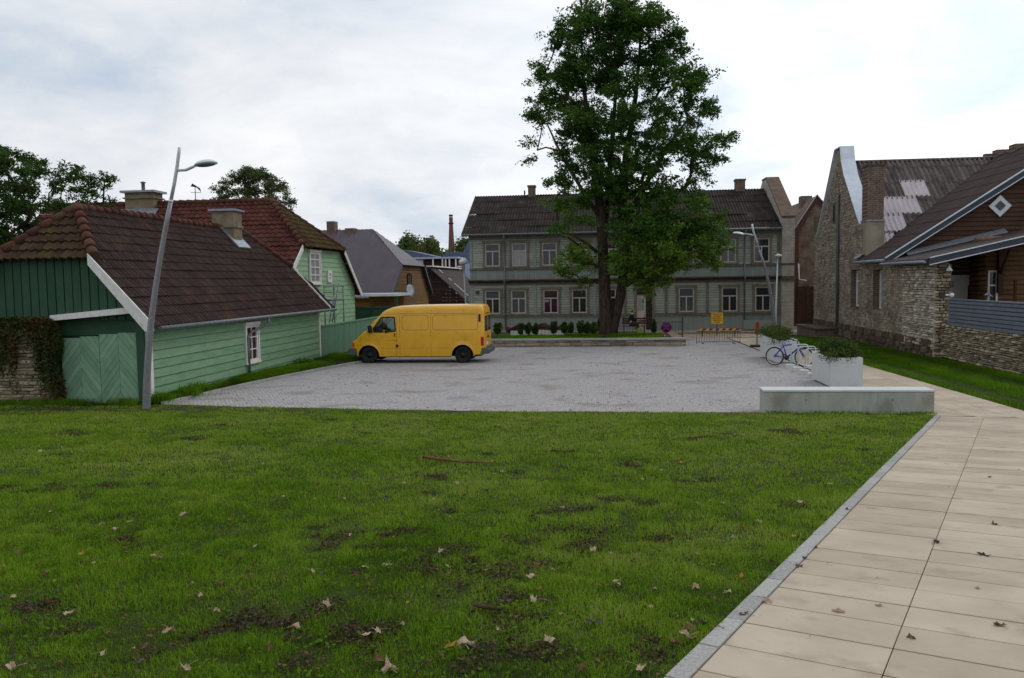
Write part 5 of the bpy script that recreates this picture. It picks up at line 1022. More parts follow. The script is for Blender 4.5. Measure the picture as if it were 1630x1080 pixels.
# fence: dry stone wall with metal panel above
FX = 12.6
dw_ = empty('dry_stone_wall', (FX, 26, 0), 'low dry limestone wall carrying the blue grey metal panel', 'wall')
f8 = Fr((FX,0,0),(0,-1,0),(-1,0,0)); b = MB(); stones(b, f8, -32.3, -15, -.12, 1.12, .25, .075, .0, .09, gap=.016); b.build('stonework', M['stoneC'], dw_)
b = MB(); b.box(FX+.01,FX+.4,15,32.3,-.4,1.1); b.build('core', M['mortardk'], dw_)
bp = empty('metal_panel_fence', (FX, 26, 1.1), 'blue grey horizontally ribbed metal fence on top of the dry stone wall', 'fence')
b = MB(); z = 1.10
while z < 2.04:
    b.prism([(FX-.02,15,z),(FX-.07,15,z+.02),(FX-.07,15,z+.115),(FX-.02,15,z+.134),(FX+.03,15,z+.134),(FX+.03,15,z)], (0,16.6,0)); z += .1345
b.build('panel', M['bluepanel'], bp)
b = MB(); b.box(FX-.09,FX+.05,15,31.6,2.045,2.09); b.build('cap', M['bluepanel'], bp)
# low brick bin store by the downpipe
bk = empty('brick_ledge', (11.5, 48, -.3), 'low brown brick ledge against the far foot of the stone house', 'ledge')
q0 = at(1285,535,47); b = MB(); b.box(11.3,12.35,45.6,49.8,-.5,.12); b.build('body', M['brick'], bk); b = MB(); b.box(11.22,12.37,45.5,49.9,.122,.2); b.build('cap', M['ledge'], bk)

# ================================================================== trees
def make_tree(name, label, base, stems, rows, Y, ncl, clr, per, lsize, leafm, org_r=.3, depth=.8, cat='tree', seed=1, rexp=.5, rk=.020, group=None, hollow=.35, zflat=.62, lowlight=None, keep=None, spread=.52, extra=()):
    """rows: (py, pxl, pxr) silhouette of the crown at distance Y; stems: list of 3-d polylines with radii"""
    r = np.random.default_rng(seed); root = empty(name, base, label, cat, group)
    R3 = [(at((a+c)/2, py, Y).z, at(a,py,Y).x, at(c,py,Y).x) for py, a, c in rows]; R3.sort(); zs = [q[0] for q in R3]
    nodes = []; par = []; rad = []; tr = MB()
    for st in stems:
        pts = [Vector(p[:3]) for p in st]; rr = [p[3] for p in st]; tr.tube(pts, rr, 12)
        for i in range(len(pts)-1):
            for k in range(5):
                t = k/5; nodes.append(pts[i].lerp(pts[i+1], t)); par.append(-1); rad.append(rr[i]+(rr[i+1]-rr[i])*t)
        nodes.append(pts[-1]); par.append(-1); rad.append(rr[-1])
    n0 = len(nodes); cl = []; tries = 0
    ymid = np.mean([p[1] for p in stems[0]])
    while len(cl) < ncl and tries < ncl*200:
        tries += 1; z = zs[0] + (zs[-1]-zs[0])*r.random(); xl = np.interp(z, zs, [q[1] for q in R3])+clr*.35; xr = np.interp(z, zs, [q[2] for q in R3])-clr*.35
        if xr <= xl: xl = xr = (xl+xr)/2
        h = (xr-xl)/2; hy = max(h, .6)*depth; u = r.random()*2*np.pi; q = max(hollow, 0)+(1-hollow)*math.sqrt(r.random()) if r.random() < .75 else r.random()
        p = Vector(((xl+xr)/2 + h*q*math.cos(u), ymid + hy*q*math.sin(u), z))
        if any((p-c).length < clr*.72 for c in cl): continue
        if keep and keep(p): continue
        cl.append(p)
    for xa_, xb_, ya_, yb_, n_ in extra:
        for _ in range(n_): q_ = at(r.uniform(xa_,xb_), r.uniform(ya_,yb_), Y); cl.append(Vector((q_.x, ymid+r.uniform(-2.6,1.5), q_.z)))
    axis = Vector(stems[0][1][:3]); cl.sort(key=lambda p: (p-Vector((axis.x, axis.y, p.z*.6))).length)
    load = [0]*len(nodes); kids = {}
    NA = np.array([tuple(n) for n in nodes])
    for c in cl:
        d = NA - np.array(c); dd = np.linalg.norm(d, axis=1) + np.maximum(0, d[:,2]+.25*clr)*1.6
        j = int(np.argmin(dd)); p = nodes[j]; prev = j; L_ = (c-p).length; k = max(2, int(L_/.7))
        for i in range(1, k+1):
            t = i/k; q = p.lerp(c, t) + Vector((r.normal()*.07*L_**.5*(t<1), r.normal()*.07*L_**.5*(t<1), math.sin(t*math.pi)*.10*L_ + r.normal()*.04))
            nodes.append(q); par.append(prev); rad.append(0); load.append(0); prev = len(nodes)-1
        NA = np.array([tuple(n) for n in nodes]); k = prev
        while k >= 0: load[k] += 1; k = par[k]
    for i in range(n0, len(nodes)):
        q = par[i]; r1 = rk*load[i]**rexp; r0_ = rk*load[q]**rexp if q >= n0 else min(rad[q], r1*1.25); tr.tube([nodes[q], nodes[i]], [r0_, r1], 6, cap=False)
    tr.build('trunk', M['bark'], root)
    P = []; rv = []
    for c in cl:
        m_ = int(per*(.6+.8*r.random())); s_ = clr*(.75+.5*r.random()); sub = r.normal(size=(7,3))*s_*spread*np.array([1,1,zflat]); idx = r.integers(0,7,m_)
        q = sub[idx] + r.normal(size=(m_,3))*s_*.27*np.array([1,1,zflat]); P.append(q+np.array(c)); base_r = .25+.35*r.random()
        if lowlight: base_r += lowlight*max(0, 1-(c.z-zs[0])/((zs[-1]-zs[0])*.33))  # lighter leaf colour low in the crown stands in for extra light
        rv.append(np.clip(base_r + .14*r.normal(size=m_), 0, 1))
    # sprigs along the outer twigs
    for i in range(n0, len(nodes)):
        if load[i] <= 3 and r.random() < .8:
            m_ = int(per*.10); P.append(np.array(nodes[i])+r.normal(size=(m_,3))*clr*.32); rv.append(np.clip(.35+.15*r.normal(size=m_),0,1))
    P = np.concatenate(P); rv = np.concatenate(rv)
    np_mesh('crown', leafcloud(P, lsize, r, .35, .45), 4, leafm, root, rv, org=tuple(base)); return root
TY = 44.5
tb = at(968,531,TY); tz = .02
v3 = lambda px, py, Y, r_: (*at(px,py,Y), r_)
stems = [[(tb.x-.16,TY,-.3,.44), (tb.x-.12,TY,.35,.35), v3(963,470,TY,.33), v3(960,400,TY-.1,.29), v3(955,330,TY-.2,.25), v3(946,260,TY-.1,.19), v3(935,190,TY,.14), v3(928,120,TY,.09), v3(925,50,TY,.04)],
         [(tb.x+.20,TY+.1,-.3,.36), (tb.x+.27,TY+.1,.35,.28), v3(988,470,TY+.2,.27), v3(996,400,TY+.3,.24), v3(990,330,TY+.4,.22), v3(996,250,TY+.5,.18), v3(1010,170,TY+.6,.13), v3(1018,90,TY+.5,.08), v3(1020,25,TY+.5,.03)],
         [v3(960,400,TY-.1,.2), v3(966,320,TY+.9,.17), v3(974,230,TY+1.2,.13), v3(980,150,TY+1,.09), v3(978,70,TY+1,.04)],
         [v3(992,360,TY+.35,.16), v3(1030,290,TY,.13), v3(1065,230,TY-.3,.10), v3(1095,190,TY-.3,.05)],
         [v3(957,350,TY-.2,.13), v3(925,300,TY-.8,.10), v3(895,250,TY-1,.07), v3(872,200,TY-1,.04)],
         [v3(994,400,TY+.3,.13), v3(1040,370,TY-1,.10), v3(1085,350,TY-2,.07), v3(1120,345,TY-2.2,.04)],
         [v3(961,410,TY-.1,.10), v3(930,385,TY-1.3,.08), v3(905,372,TY-1.8,.05), v3(890,370,TY-2,.03)]]
rows = [(12,900,1046),(28,876,1068),(50,872,1086),(75,860,1104),(95,856,1100),(115,842,1104),(130,838,1140),(160,836,1146),(185,826,1165),(208,824,1184),(228,838,1178),(250,862,1180),(265,856,1150),(285,872,1130),(300,875,1140),(318,878,1165),(340,868,1182),(365,866,1180),(385,872,1172),(405,872,1160),(425,884,1140),(440,890,1068),(455,900,1050)]
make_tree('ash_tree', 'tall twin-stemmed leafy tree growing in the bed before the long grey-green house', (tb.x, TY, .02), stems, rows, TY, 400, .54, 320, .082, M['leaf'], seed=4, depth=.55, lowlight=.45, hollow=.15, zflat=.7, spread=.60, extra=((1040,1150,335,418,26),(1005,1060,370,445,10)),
          keep=lambda p: p.z < at(958,315,TY).z and p.y < TY+1.5 and abs(p.x-(at(958,400,TY).x)) < .75)
stems = [[(-19.2,27.5,-.2,.2), (-19.1,27.5,1.5,.16), (-18.9,27.5,3.6,.12), (-18.6,27.5,5.2,.06)], [(-19.1,27.5,1.8,.12), (-18.0,27.3,3.6,.09), (-17.0,27.2,4.8,.05)], [(-19.1,27.5,1.6,.12),(-20.5,27.4,3.5,.08),(-21.2,27.4,5.0,.04)]]
make_tree('apple_tree', 'spreading apple tree behind the brown mossy roof at the left edge', (-19.2,27.5,-.1), stems,
          [(236,-90,10),(250,-90,45),(262,-90,60),(275,-90,160),(292,-90,178),(310,-90,172),(328,-90,140),(345,-90,115),(365,-90,70),(390,-90,40),(415,-90,15)], 27.5, 150, .34, 260, .055, M['leaf2'], seed=9, depth=.9, rk=.012, hollow=.1)
q = at(400,330,52); stems = [[(q.x,52,-.5,.25),(q.x,52,4,.2),(q.x-.2,52,7,.12),(q.x-.1,52,at(400,285,52).z,.05)]]
make_tree('rowan_tree', 'bushy tree with reddish tints rising behind the red roof ridge', (q.x,52,-.5), stems, [(268,385,412),(280,372,430),(295,350,452),(310,338,466),(330,336,468),(355,345,468),(380,360,460)], 52, 130, .40, 220, .07, M['leaf3'], seed=12, rk=.014, hollow=.1)
q = at(1270,420,80); stems = [[(q.x,80,-1,.25),(q.x,80,3,.18),(q.x,80,6.5,.06)]]
make_tree('alley_tree', 'green tree glimpsed through the gap right of the party wall', (q.x,80,-1), stems, [(372,1262,1276),(392,1250,1284),(420,1246,1288),(450,1250,1284),(470,1255,1280)], 80, 34, .6, 200, .12, M['leaf2'], seed=15, rk=.02, hollow=0)
# far wood on the horizon
r = np.random.default_rng(30); P = []; rv = []
for i in range(150):
    px = r.uniform(520, 830); Y = r.uniform(230, 300); top = 386 + 9*math.sin(px*.055)+6*math.sin(px*.17+1) + (10 if px > 715 else 0)
    c = at(px, top + r.uniform(6, 18), Y); n = 520; s_ = r.uniform(1.1, 2.4); q = r.normal(size=(n,3))*np.array([s_*.5, s_*.5, s_*.62]) + np.array(c); q[:,2] -= np.abs(r.normal(size=n))*3; P.append(q); rv.append(np.clip(r.uniform(.1,.85)+.1*r.normal(size=n),0,1))
tag(np_mesh('far_wood', leafcloud(np.concatenate(P), .5, r, .35, .6), 4, M['farleaf'], None, np.concatenate(rv)), 'mixed green wood along the horizon beyond the roofs', 'wood', kind='stuff')
b = MB(); b.add([(-160,240,-.9),(60,240,-.9),(60,300,10.5),(-160,300,12.5)], [(0,1,2,3)]); b.add([(-160,300,12.5),(60,300,10.5),(60,420,-.9),(-160,420,-.9)], [(0,1,2,3)]); tag(b.build('hill', M['lawn']), kind='structure')
r = np.random.default_rng(31); c = np.array(at(741,395,180)); n = 2600
P = r.normal(size=(n,3))*np.array([1.0,1.0,.9])+c; q = empty('roadside_tree', (c[0],180,-1), 'small round green tree just left of the grey-green house on the horizon', 'tree')
np_mesh('crown', leafcloud(P, .3, r, .35, .6), 4, M['farleaf'], q, r.random(n), org=(c[0],180,-1)); b = MB(); b.tube([(c[0],180,-1),(c[0],180,c[2])], [.3,.15], 8); b.build('trunk', M['bark'], q)

# ================================================================== low wall and planting
lw = empty('retaining_wall', (-3.5, 40, -.3), 'low limestone retaining wall with grey coping along the far edge of the plaza', 'wall')
zt = at(950,539.5,40.0).z; f9 = Fr((0,40.03,0),(1,0,0),(0,-1,0)); b = MB(); stones(b, f9, -11.6, 3.9, -.34, zt-.07, .45, .12, .0, .05, gap=.012); b.build('stonework', M['stoneA'], lw)
b = MB(); b.box(-11.6,3.88,40.05,40.4,-.5,zt-.072); b.box(3.4,3.86,40.4,46.5,-.5,zt-.08); b.build('core', M['mortar'], lw)
x = -11.6
b = MB()
while x < 3.9: e = min(x+random.uniform(.6,1.1), 3.96); b.cur = random.random(); b.box(x,e-.01,39.95,40.46,zt-.07,zt+random.uniform(-.004,.006)); x = e
b.cur = .5; b.build('coping', M['granite'], lw)
def shrub(name, label, px, py0, py1, wpx, Y, m, cat='shrub', group=None, n=900, size=.05, seed=0, base_z=None, rz=.5, vase=0):
    r = np.random.default_rng(seed+int(px)); p0, p1 = at(px,py1,Y), at(px,py0,Y); z0 = base_z if base_z is not None else p0.z; H = p1.z - z0; W = wpx/F_PX*Y/2
    root = empty(name, (p0.x, Y, z0), label, cat, group); u = r.random(n)**.7; th = r.random(n)*2*np.pi; zz_ = z0 + H*(.08+.92*r.random(n)); t = (zz_-z0)/H
    prof = np.sqrt(np.clip(1-((t-.45)/.6)**2, 0.02, 1))*(1-vase) + vase*(.35+.75*t) + .0*t; prof = prof*(.8+.35*np.sin(th*3+px)); zz_ = zz_ + H*.14*np.sin(th*2+px)*t; P = np.c_[p0.x+W*prof*u*np.cos(th), Y+W*prof*u*np.sin(th), zz_]
    np_mesh('foliage', leafcloud(P, size, r, .4, .55), 4, m, root, np.clip(.5*r.random(n)+.4*t,0,1), org=(p0.x,Y,z0))
    b = MB(); 
    for k in range(5): a = r.random()*6.28; b.tube([(p0.x,Y,z0-.05),(p0.x+W*.5*math.cos(a),Y+W*.5*math.sin(a),z0+H*.7)], [.02,.008], 5)
    b.build('stem', M['bark'], root); return root
where = ['just right of the van rear', 'first before the white picket edging', 'second before the white picket edging', 'third before the white picket edging', 'at the right end of the white picket edging', 'first of the row right of the picket edging',
         'second of the row right of the picket edging', 'tallest left of the tree foot', 'last dark one left of the tree foot']
for (px, y0, y1, w_), t in zip(((792,516,532,17),(829,517,533,11),(841,516,533,13),(853,517,533,13),(881,514,532,14),(898,515,531,12),(909,515,531,13),(924,513,531,15),(935,515,531,13)), where):
    shrub('clipped_shrub', 'small dark green clipped shrub, '+t, px, y0, y1, w_, 42.0, M['shrub'], group='clipped shrubs in the bed', n=900, size=.055, vase=.5)
shrub('leafy_plant', 'yellow-green leafy plant at the left foot of the big tree', 945, 515, 531, 15, 42.5, M['shrubyel'], 'plant', n=700, size=.07)
shrub('leafy_plant', 'dark bushy plant between yellow-green plant and trunk', 955, 508, 528, 13, 44.9, M['shrub'], 'plant', n=700, size=.06)
shrub('leafy_plant', 'dark upright plant beside the house doorway step', 1041, 511, 531, 10, 46.5, M['shrub'], 'plant', n=700, size=.05)
r = np.random.default_rng(44); n = 7000; p0, p1 = at(806,528,46), at(893,515,46); x = p0.x+(p1.x-p0.x)*r.random(n); z = .05 + (p1.z-.05)*r.random(n)**.8*(.8+.25*np.sin(x*5))
tag(np_mesh('red_flower_bed', leafcloud(np.c_[x, 45.8+.5*r.random(n), z], .04, r, .8, .4), 4, M['redplant'], None, r.random(n)), 'reddish flowering plants behind the white picket edging', 'flowers', kind='stuff')
pf = empty('picket_edging', (-3.5, 43, .05), 'low white picket edging in the bed before the grey-green house', 'fence')
p0, p1 = at(813,530,43.2), at(896,530,43.2); b = MB(); x = p0.x; zt2 = at(850,526,43.2).z
while x < p1.x: b.box(x,x+.055,43.2,43.22,.02,zt2+.02*math.sin(x*3)); x += .075
b.build('pickets', M['white'], pf); b = MB(); b.box(p0.x,p1.x,43.225,43.245,.10,.14); b.build('rail', M['white'], pf)
ir = empty('iron_railing', (2.5,47,-.3), 'thin dark iron railing between the bed and the house doorway', 'railing')
p0, p1 = at(988,512,47), at(1086,512,47); b = MB(); x = p0.x
while x < p1.x: b.box(x,x+.018,47,47.018,-.4,p0.z+.0); x += .17
b.box(p0.x,p1.x,46.99,47.03,p0.z-.08,p0.z-.05); b.box(p0.x,p1.x,46.99,47.03,-.2,-.17); b.build('bars', M['darkiron'], ir)
b = MB(); b.box(p1.x,p1.x+.05,47,47.05,-.4,at(1080,505,47).z); b.build('post', M['darkiron'], ir)

# ================================================================== street lamps
def lamp(label, low, upp, arm, head, Y, rb, rt, hw, flip=1):
    base = at(*low[0], Y); root = empty('street_lamp', (base.x, Y, base.z), label, 'street lamp', 'curved street lamps')
    A = [at(*p, Y) for p in low]; B = [at(*p, Y) for p in upp]; n = len(A); rm = rb*.52
    b = MB(); b.tube([(base.x,Y,base.z-.3)]+A, [rb]+[rb+(rm-rb)*min(1,(i/(n-1))**.8) for i in range(n)], 16); b.build('lower_pole', M['pole'], root)
    b = MB(); m_ = len(B); b.tube(B, [rm*.86+(rt-rm*.86)*i/(m_-1) for i in range(m_)], 14); up_ = b.build('upper_pole', M['polelt'], root)
    b = MB(); b.tube([A[-1]-(A[-1]-A[-2]).normalized()*.03, A[-1]+(A[-1]-A[-2]).normalized()*.02], rm*1.08, 14); b.build('collar', M['lamphead'], root)
    C_ = [at(*p, Y) for p in arm]; b = MB(); b.tube(C_, [rt*.8, rt*.95, rt*.6][:len(C_)] if len(C_) == 3 else [rt*.8]+[rt*.9]*(len(C_)-2)+[rt*.6], 10); b.build('arm', M['polelt'], root)
    h = at(*head, Y); R = hw; hd = MB(); prof = [(0,.0),(.35,.01),(.8,.04),(1,.12),(.97,.2),(.8,.36),(.5,.48),(.2,.53),(0,.54)]
    ax = Vector((-.16*flip, 0, 1)).normalized(); hd.lathe(h - ax*.1*R, ax, [(r_*R, z*R*.9) for r_, z in prof], 28); ho_ = hd.build('lamp_head', M['lamphead'], root)
    hd = MB(); hd.lathe(h - ax*.1*R, ax, [(0,-.03*R),(.6*R,-.012*R),(.74*R,.03*R)], 24); hd.build('lens', M['lens'], ho_)
lamp('tall curved grey street lamp at the left edge of the lawn before the shed', [(233,650),(234,600),(237,550),(242,500),(248,455),(256,405),(265,355),(272,320)], [(272,320),(278,290),(282,265),(284.5,245),(286,235)], [(282,272),(296,271),(305,267),(314,263)], (328,262), 18.5, .095, .038, .27)
lamp('curved grey street lamp leaning left before the right end of the grey-green house', [(1234,527),(1230,490),(1224,455),(1216,420),(1209,400)], [(1209,400),(1203,380),(1199,368),(1197,357)], [(1201,375),(1193,374),(1183,372)], (1175,373), 52.5, .13, .06, .38, -1)
def post_lamp(label, px0, py0, px1, py1, Y, heads, grp=None):
    p, t = at(px0,py0,Y), at(px1,py1,Y); root = empty('street_lamp', p, label, 'street lamp'); b = MB(); b.tube([(p.x,p.y,p.z-.6), p, t], [.07,.065,.035], 10); b.build('pole', M['polelt'], root)
    for hx, hy, R, H in heads:
        h = at(hx,hy,Y); b = MB(); b.lathe(h, (0,0,1), [(0,-.25*H),(R*.6,-.25*H),(R,0),(R*.9,H*.45),(R*.4,H*.8),(0,H*.85)], 20); b.tube([h, (t.x+(p.x-t.x)*.1, Y, h.z-.05)], .03, 6); b.build('lamp_head', M['lamphead'], root)
post_lamp('slim pale lamp post with small white head close to the stone party wall', 1234,526, 1238,403, 53.2, [(1239,408,.22,.16)])
post_lamp('pale post lamp with two stacked white heads left of the grey-green house', 743,520, 738,416, 60.0, [(738,419,.36,.40),(733,426,.26,.14)])

# ================================================================== concrete bench block and planters
be = empty('concrete_bench', (5.2, 18.35, 0), 'long low grey concrete bench block at the lawn and path corner', 'bench')
b = MB(); b.box(3.46,7.0,18.24,18.78,-.2,.455); b.build('body', M['concrete'], be, bevel=.008); b = MB(); b.box(3.44,7.01,18.225,18.79,.458,.50); b.build('top_slab', M['concrete2'], be, bevel=.006)
b = MB()
for x in (4.62, 5.84): b.box(x-.004,x+.004,18.236,18.2405,0,.455)
b.build('casting_joint', M['stoneB'], be)
b = MB(); 
for px in (1283, 1421): q = at(px,637,18.24); b.tube([(q.x,18.235,q.z),(q.x,18.25,q.z)], .014, 10)
b.build('tie_hole', M['darkiron'], be)
def planter(label, x0, x1, y0, y1, z1, seed, wd, hh):
    root = empty('planter', ((x0+x1)/2,(y0+y1)/2,gz(0,y0)), label, 'planter', 'white concrete planters'); zb = gz(0,(y0+y1)/2)+.03; t = .06; gx = .18
    b = MB(); P = [(x0,y0),(x1,y0),(x1,y1),(x0,y1)]; Q = [(x0+t,y0+t),(x1-t,y0+t),(x1-t,y1-t),(x0+t,y1-t)]
    V = [(x,y,zb) for x,y in P]+[(x,y,z1) for x,y in P]+[(x,y,z1) for x,y in Q]+[(x,y,z1-.14) for x,y in Q]
    b.add(V, [(i,(i+1)%4,4+(i+1)%4,4+i) for i in range(4)]+[(4+i,4+(i+1)%4,8+(i+1)%4,8+i) for i in range(4)]+[(8+i,8+(i+1)%4,12+(i+1)%4,12+i) for i in range(4)]+[(0,3,2,1)])
    b.build('box', M['concrete2'], root, bevel=.008)
    b = MB(); b.add([(x,y,z1-.09) for x,y in Q], [(0,1,2,3)]); b.build('soil', M['soil'], root); b = MB(); b.box(x0+.08,x1-.08,y0+.08,y1-.08,gz(0,y0)-.02,zb-.002); b.build('base', M['darkiron'], root)
    s_ = empty('planter_shrub', ((x0+x1)/2,(y0+y1)/2,z1-.1), 'spreading green shrub growing in the '+('nearer' if seed == 1 else 'farther')+' white concrete planter', 'shrub')
    r = np.random.default_rng(seed); n = 15000; c = r.normal(size=(34,3))*np.array([(x1-x0)*.24*wd,(y1-y0)*.24,hh*.22]); c[:,2] = z1 + hh*.42*np.exp(-(c[:,1]/((y1-y0)*.4))**2) + c[:,2]; c[:,:2] += np.array([(x0+x1)/2,(y0+y1)/2])
    i = r.integers(0,34,n); P_ = c[i]+r.normal(size=(n,3))*np.array([.13,.15,.075]); np_mesh('foliage', leafcloud(P_, .028, r, .3, .45), 4, M['shrubpl'], s_, np.clip(.15+.5*r.random(34)[i]+.15*r.normal(size=n),0,1), org=tuple(ORG[s_.name]))
    b = MB(); 
    for q in c: b.tube([((x0+x1)/2+.1*r.normal(),(y0+y1)/2+.2*r.normal(),z1-.1), tuple(q)], [.012,.004], 5)
    b.build('stem', M['bark'], s_)
planter('nearer white concrete planter box behind the bench block', 6.09,6.93,22.9,24.95,.75,1,.8,.5)
planter('farther white concrete planter box behind the blue bicycle', 6.18,6.98,30.55,33.5,.68,2,.9,.36)
b = MB(); b.box(6.98,7.1,30.9,33.3,.1,.58)
tag(b.build('planter_side_panel', M['concrete2'], bevel=.006), 'narrow white side panel against the farther planter', 'panel')
# bicycle stands: hoops in small concrete feet
for i, y in enumerate((25.6, 26.6, 27.6, 28.6)):
    root = empty('bicycle_stand', (6.55, y, gz(0,y)), 'white hoop bicycle stand, '+('nearest to the near planter','second from the near planter','third from the near planter','holding the blue bicycle')[i], 'bicycle stand', 'white hoop bicycle stands')
    z0, z1 = gz(0,y), gz(0,y)+.80; r_ = .09; a, c = 6.30, 6.86; pts = [(a,y,z0)] + [(a+r_-r_*math.cos(t), y, z1-r_+r_*math.sin(t)) for t in (0,.5,1.05,1.57)] + [(c-r_+r_*math.sin(t), y, z1-r_+r_*math.cos(t)) for t in (0,.5,1.05,1.57)] + [(c,y,z0)]
    b = MB(); b.tube(pts, .020, 10); b.build('hoop', M['polelt'], root)
    b = MB(); b.box(6.14,6.42,y-.16,y+.16,z0-.05,z0+.13); b.build('foot_block', M['concrete2'], root, bevel=.02)
    b = MB(); b.box(6.74,6.98,y-.14,y+.14,z0-.05,z0+.10); b.build('foot_block', M['concrete2'], root, bevel=.02)

# ================================================================== bicycle
bd = math.atan2(-.50, .83); bk = empty('bicycle', (5.95,29.55,gz(0,29.5)), 'blue mountain bicycle with black saddle locked to a white hoop stand', 'bicycle', rz=bd)
WB, WR = 1.03, .33; Bv = lambda x, z, y=0: (x, y, z)
def wheel(xc, steer=0):
    b = MB(); cs, sn = math.cos(steer), math.sin(steer); pt = lambda a, r_, y=0: (xc + r_*math.cos(a)*cs - y*sn, r_*math.cos(a)*sn + y*cs, WR + r_*math.sin(a))
    n, k = 36, 8; V = [pt(2*math.pi*i/n, WR-.022+.022*math.cos(2*math.pi*j/k), .022*math.sin(2*math.pi*j/k)) for i in range(n) for j in range(k)]
    b.add(V, [(i*k+j, i*k+(j+1)%k, ((i+1)%n)*k+(j+1)%k, ((i+1)%n)*k+j) for i in range(n) for j in range(k)], True); w_ = b.build('wheel', M['rubber'], bk, local=True)
    b = MB(); V = [pt(2*math.pi*i/n, r_, y) for i in range(n) for r_, y in ((WR-.044,-.012),(WR-.044,.012),(WR-.06,.009),(WR-.06,-.009))]
    b.add(V, [(i*4+j, i*4+(j+1)%4, ((i+1)%n)*4+(j+1)%4, ((i+1)%n)*4+j) for i in range(n) for j in range(4)]); b.build('rim', M['chrome'], w_, local=True)
    b = MB()
    for i in range(28): a = 2*math.pi*i/28; b.tube([pt(a+(.25 if i%2 else -.25), .02, .03*(-1)**i), pt(a, WR-.055)], .0016, 4)
    b.tube([pt(0,0,-.05), pt(0,0,.05)], .018, 8); b.build('spokes', M['chrome'], w_, local=True)
wheel(0); wheel(WB, .12)
b = MB(); BBp, ST, HT, HB = (.43,0,.30), (.30,0,.72), (.80,0,.78), (.85,0,.66)
b.tube([ST, HT], .024, 8); b.tube([BBp, HB], .028, 8); b.tube([BBp, (.27,0,.80)], .022, 8); b.tube([(.79,0,.82), HB], .03, 8)
for s in (-1,1):
    b.tube([(0,.06*s,WR),(.30,.02*s,.70)], .013, 6); b.tube([(0,.06*s,WR),(.43,.03*s,.30)], .014, 6)
b.build('frame', M['bikeblue'], bk, local=True)
b = MB(); 
for s in (-1,1): b.tube([(.86,.055*s,.64),(.93,.06*s,.5),(WB,.055*s,WR)], [.02,.017,.013], 8)
b.tube([(.86,-.055,.64),(.86,.055,.64)], .016, 8); b.build('fork', M['bikeblue'], bk, local=True)
b = MB(); b.tube([(.27,0,.78),(.24,0,.91)], .012, 8); b.build('seat_post', M['chrome'], bk, local=True)
b = MB(); b.prism([(.10,-.07,.92),(.10,.07,.92),(.20,.06,.93),(.38,.015,.925),(.38,-.015,.925),(.20,-.06,.93)], (0,0,.035)); b.build('saddle', M['blackpl'], bk, local=True, bevel=.01)
b = MB(); b.tube([(.79,0,.82),(.80,0,.90)], .014, 8); b.tube([(.74,-.31,.93),(.80,-.16,.92),(.82,0,.91),(.80,.16,.92),(.74,.31,.93)], .012, 8); hb = b.build('handlebar', M['blackpl'], bk, local=True)
for s in (-1,1): b = MB(); b.tube([(.775,.22*s,.925),(.74,.32*s,.93)], .018, 8); b.tube([(.80,.2*s,.915),(.85,.26*s,.89)], .006, 5); b.build('grip', M['rubber'], hb, local=True)
b = MB(); b.lathe((.43,-.035,.30), (0,-1,0), [(0,0),(.085,0),(.09,.004),(0,.008)], 20); b.bar((.43,-.06,.30),(.55,-.06,.20),.02,.012); b.bar((.43,.06,.30),(.31,.06,.40),.02,.012); b.box(.51,.60,-.14,-.065,.19,.21); b.box(.27,.36,.065,.14,.39,.41); b.tube([(0,-.04,WR+.04),(.43,-.04,.385)], .005, 4); b.tube([(0,-.04,WR-.04),(.43,-.04,.215)], .005, 4); b.build('crankset', M['darkiron'], bk, local=True)

# ================================================================== yellow van
VX0, VY, VZ, HWd = -9.97, 32.02, gz(0,31.5)-.012, .965
van = empty('panel_van', (VX0, VY, VZ), 'yellow high-roofed panel van with black wheels parked on the setts', 'van')
TOP = [(0.0,.60),(.03,.72),(.07,.82),(.14,.88),(.30,1.00),(.58,1.25),(.64,1.27),(.80,1.44),(1.00,1.66),(1.20,1.86),(1.27,1.93),(1.35,2.01),(1.47,2.09),(1.62,2.15),(1.85,2.195),(2.4,2.225),(3.4,2.24),(4.6,2.24),(5.15,2.235),(5.27,2.21),(5.33,2.10),(5.36,1.9)]
tx, tz_ = [p[0] for p in TOP], [p[1] for p in TOP]
AX1, AX2, AR = .77, 4.50, .425
def vbot(x):
    z = .275 if x > .3 else .36
    if x > 4.95: z = .34
    for a in (AX1, AX2):
        if abs(x-a) < AR: z = max(z, .31+math.sqrt(AR*AR-(x-a)**2)*.98)
    return z
def vtop(x): return float(np.interp(x, tx, tz_))
def vhalf(x, z):
    zt = vtop(x); d = max(0, zt-z); w_ = HWd
    if z > 1.1: w_ -= .085*((z-1.1)/1.1)**1.25
    if z < .5: w_ -= .02*(.5-z)/.25
    if x < .9: w_ -= .14*((.9-x)/.9)**2.2
    if x > 5.2: w_ -= .05*((x-5.2)/.16)
    rr = .14 if x > 1.5 else .09
    if d < rr: w_ -= rr*(1-math.sqrt(max(0, 1-((rr-d)/rr)**2)))
    for a in (AX1, AX2):                        # flared arches
        rd = math.hypot(x-a, z-.31)
        if rd < AR+.07 and z > .31: w_ += .018*math.sin(max(0, min(1, (AR+.07-rd)/.07))*math.pi/2)
    if .88 < z < .93: w_ -= .010
    return w_
xs = sorted(set([round(v,4) for v in list(np.arange(0,5.36,.045))+[0,.015,.03,.05,.07,.1,5.3,5.33,5.345,5.36]+[a+s*AR*q for a in (AX1,AX2) for s in (-1,1) for q in (1.001,.999,.99,.96,.9)]]))
lev = [0,.03,.08,.13,.2,.27,.34,.42,.5,.58,.66,.73,.79,.84,.88,.91,.935,.955,.97,.982,.99,.996,1]
WINP = [(1.00,1.235),(1.27,1.235),(1.86,1.27),(1.82,1.81),(1.30,1.80),(.98,1.38)]
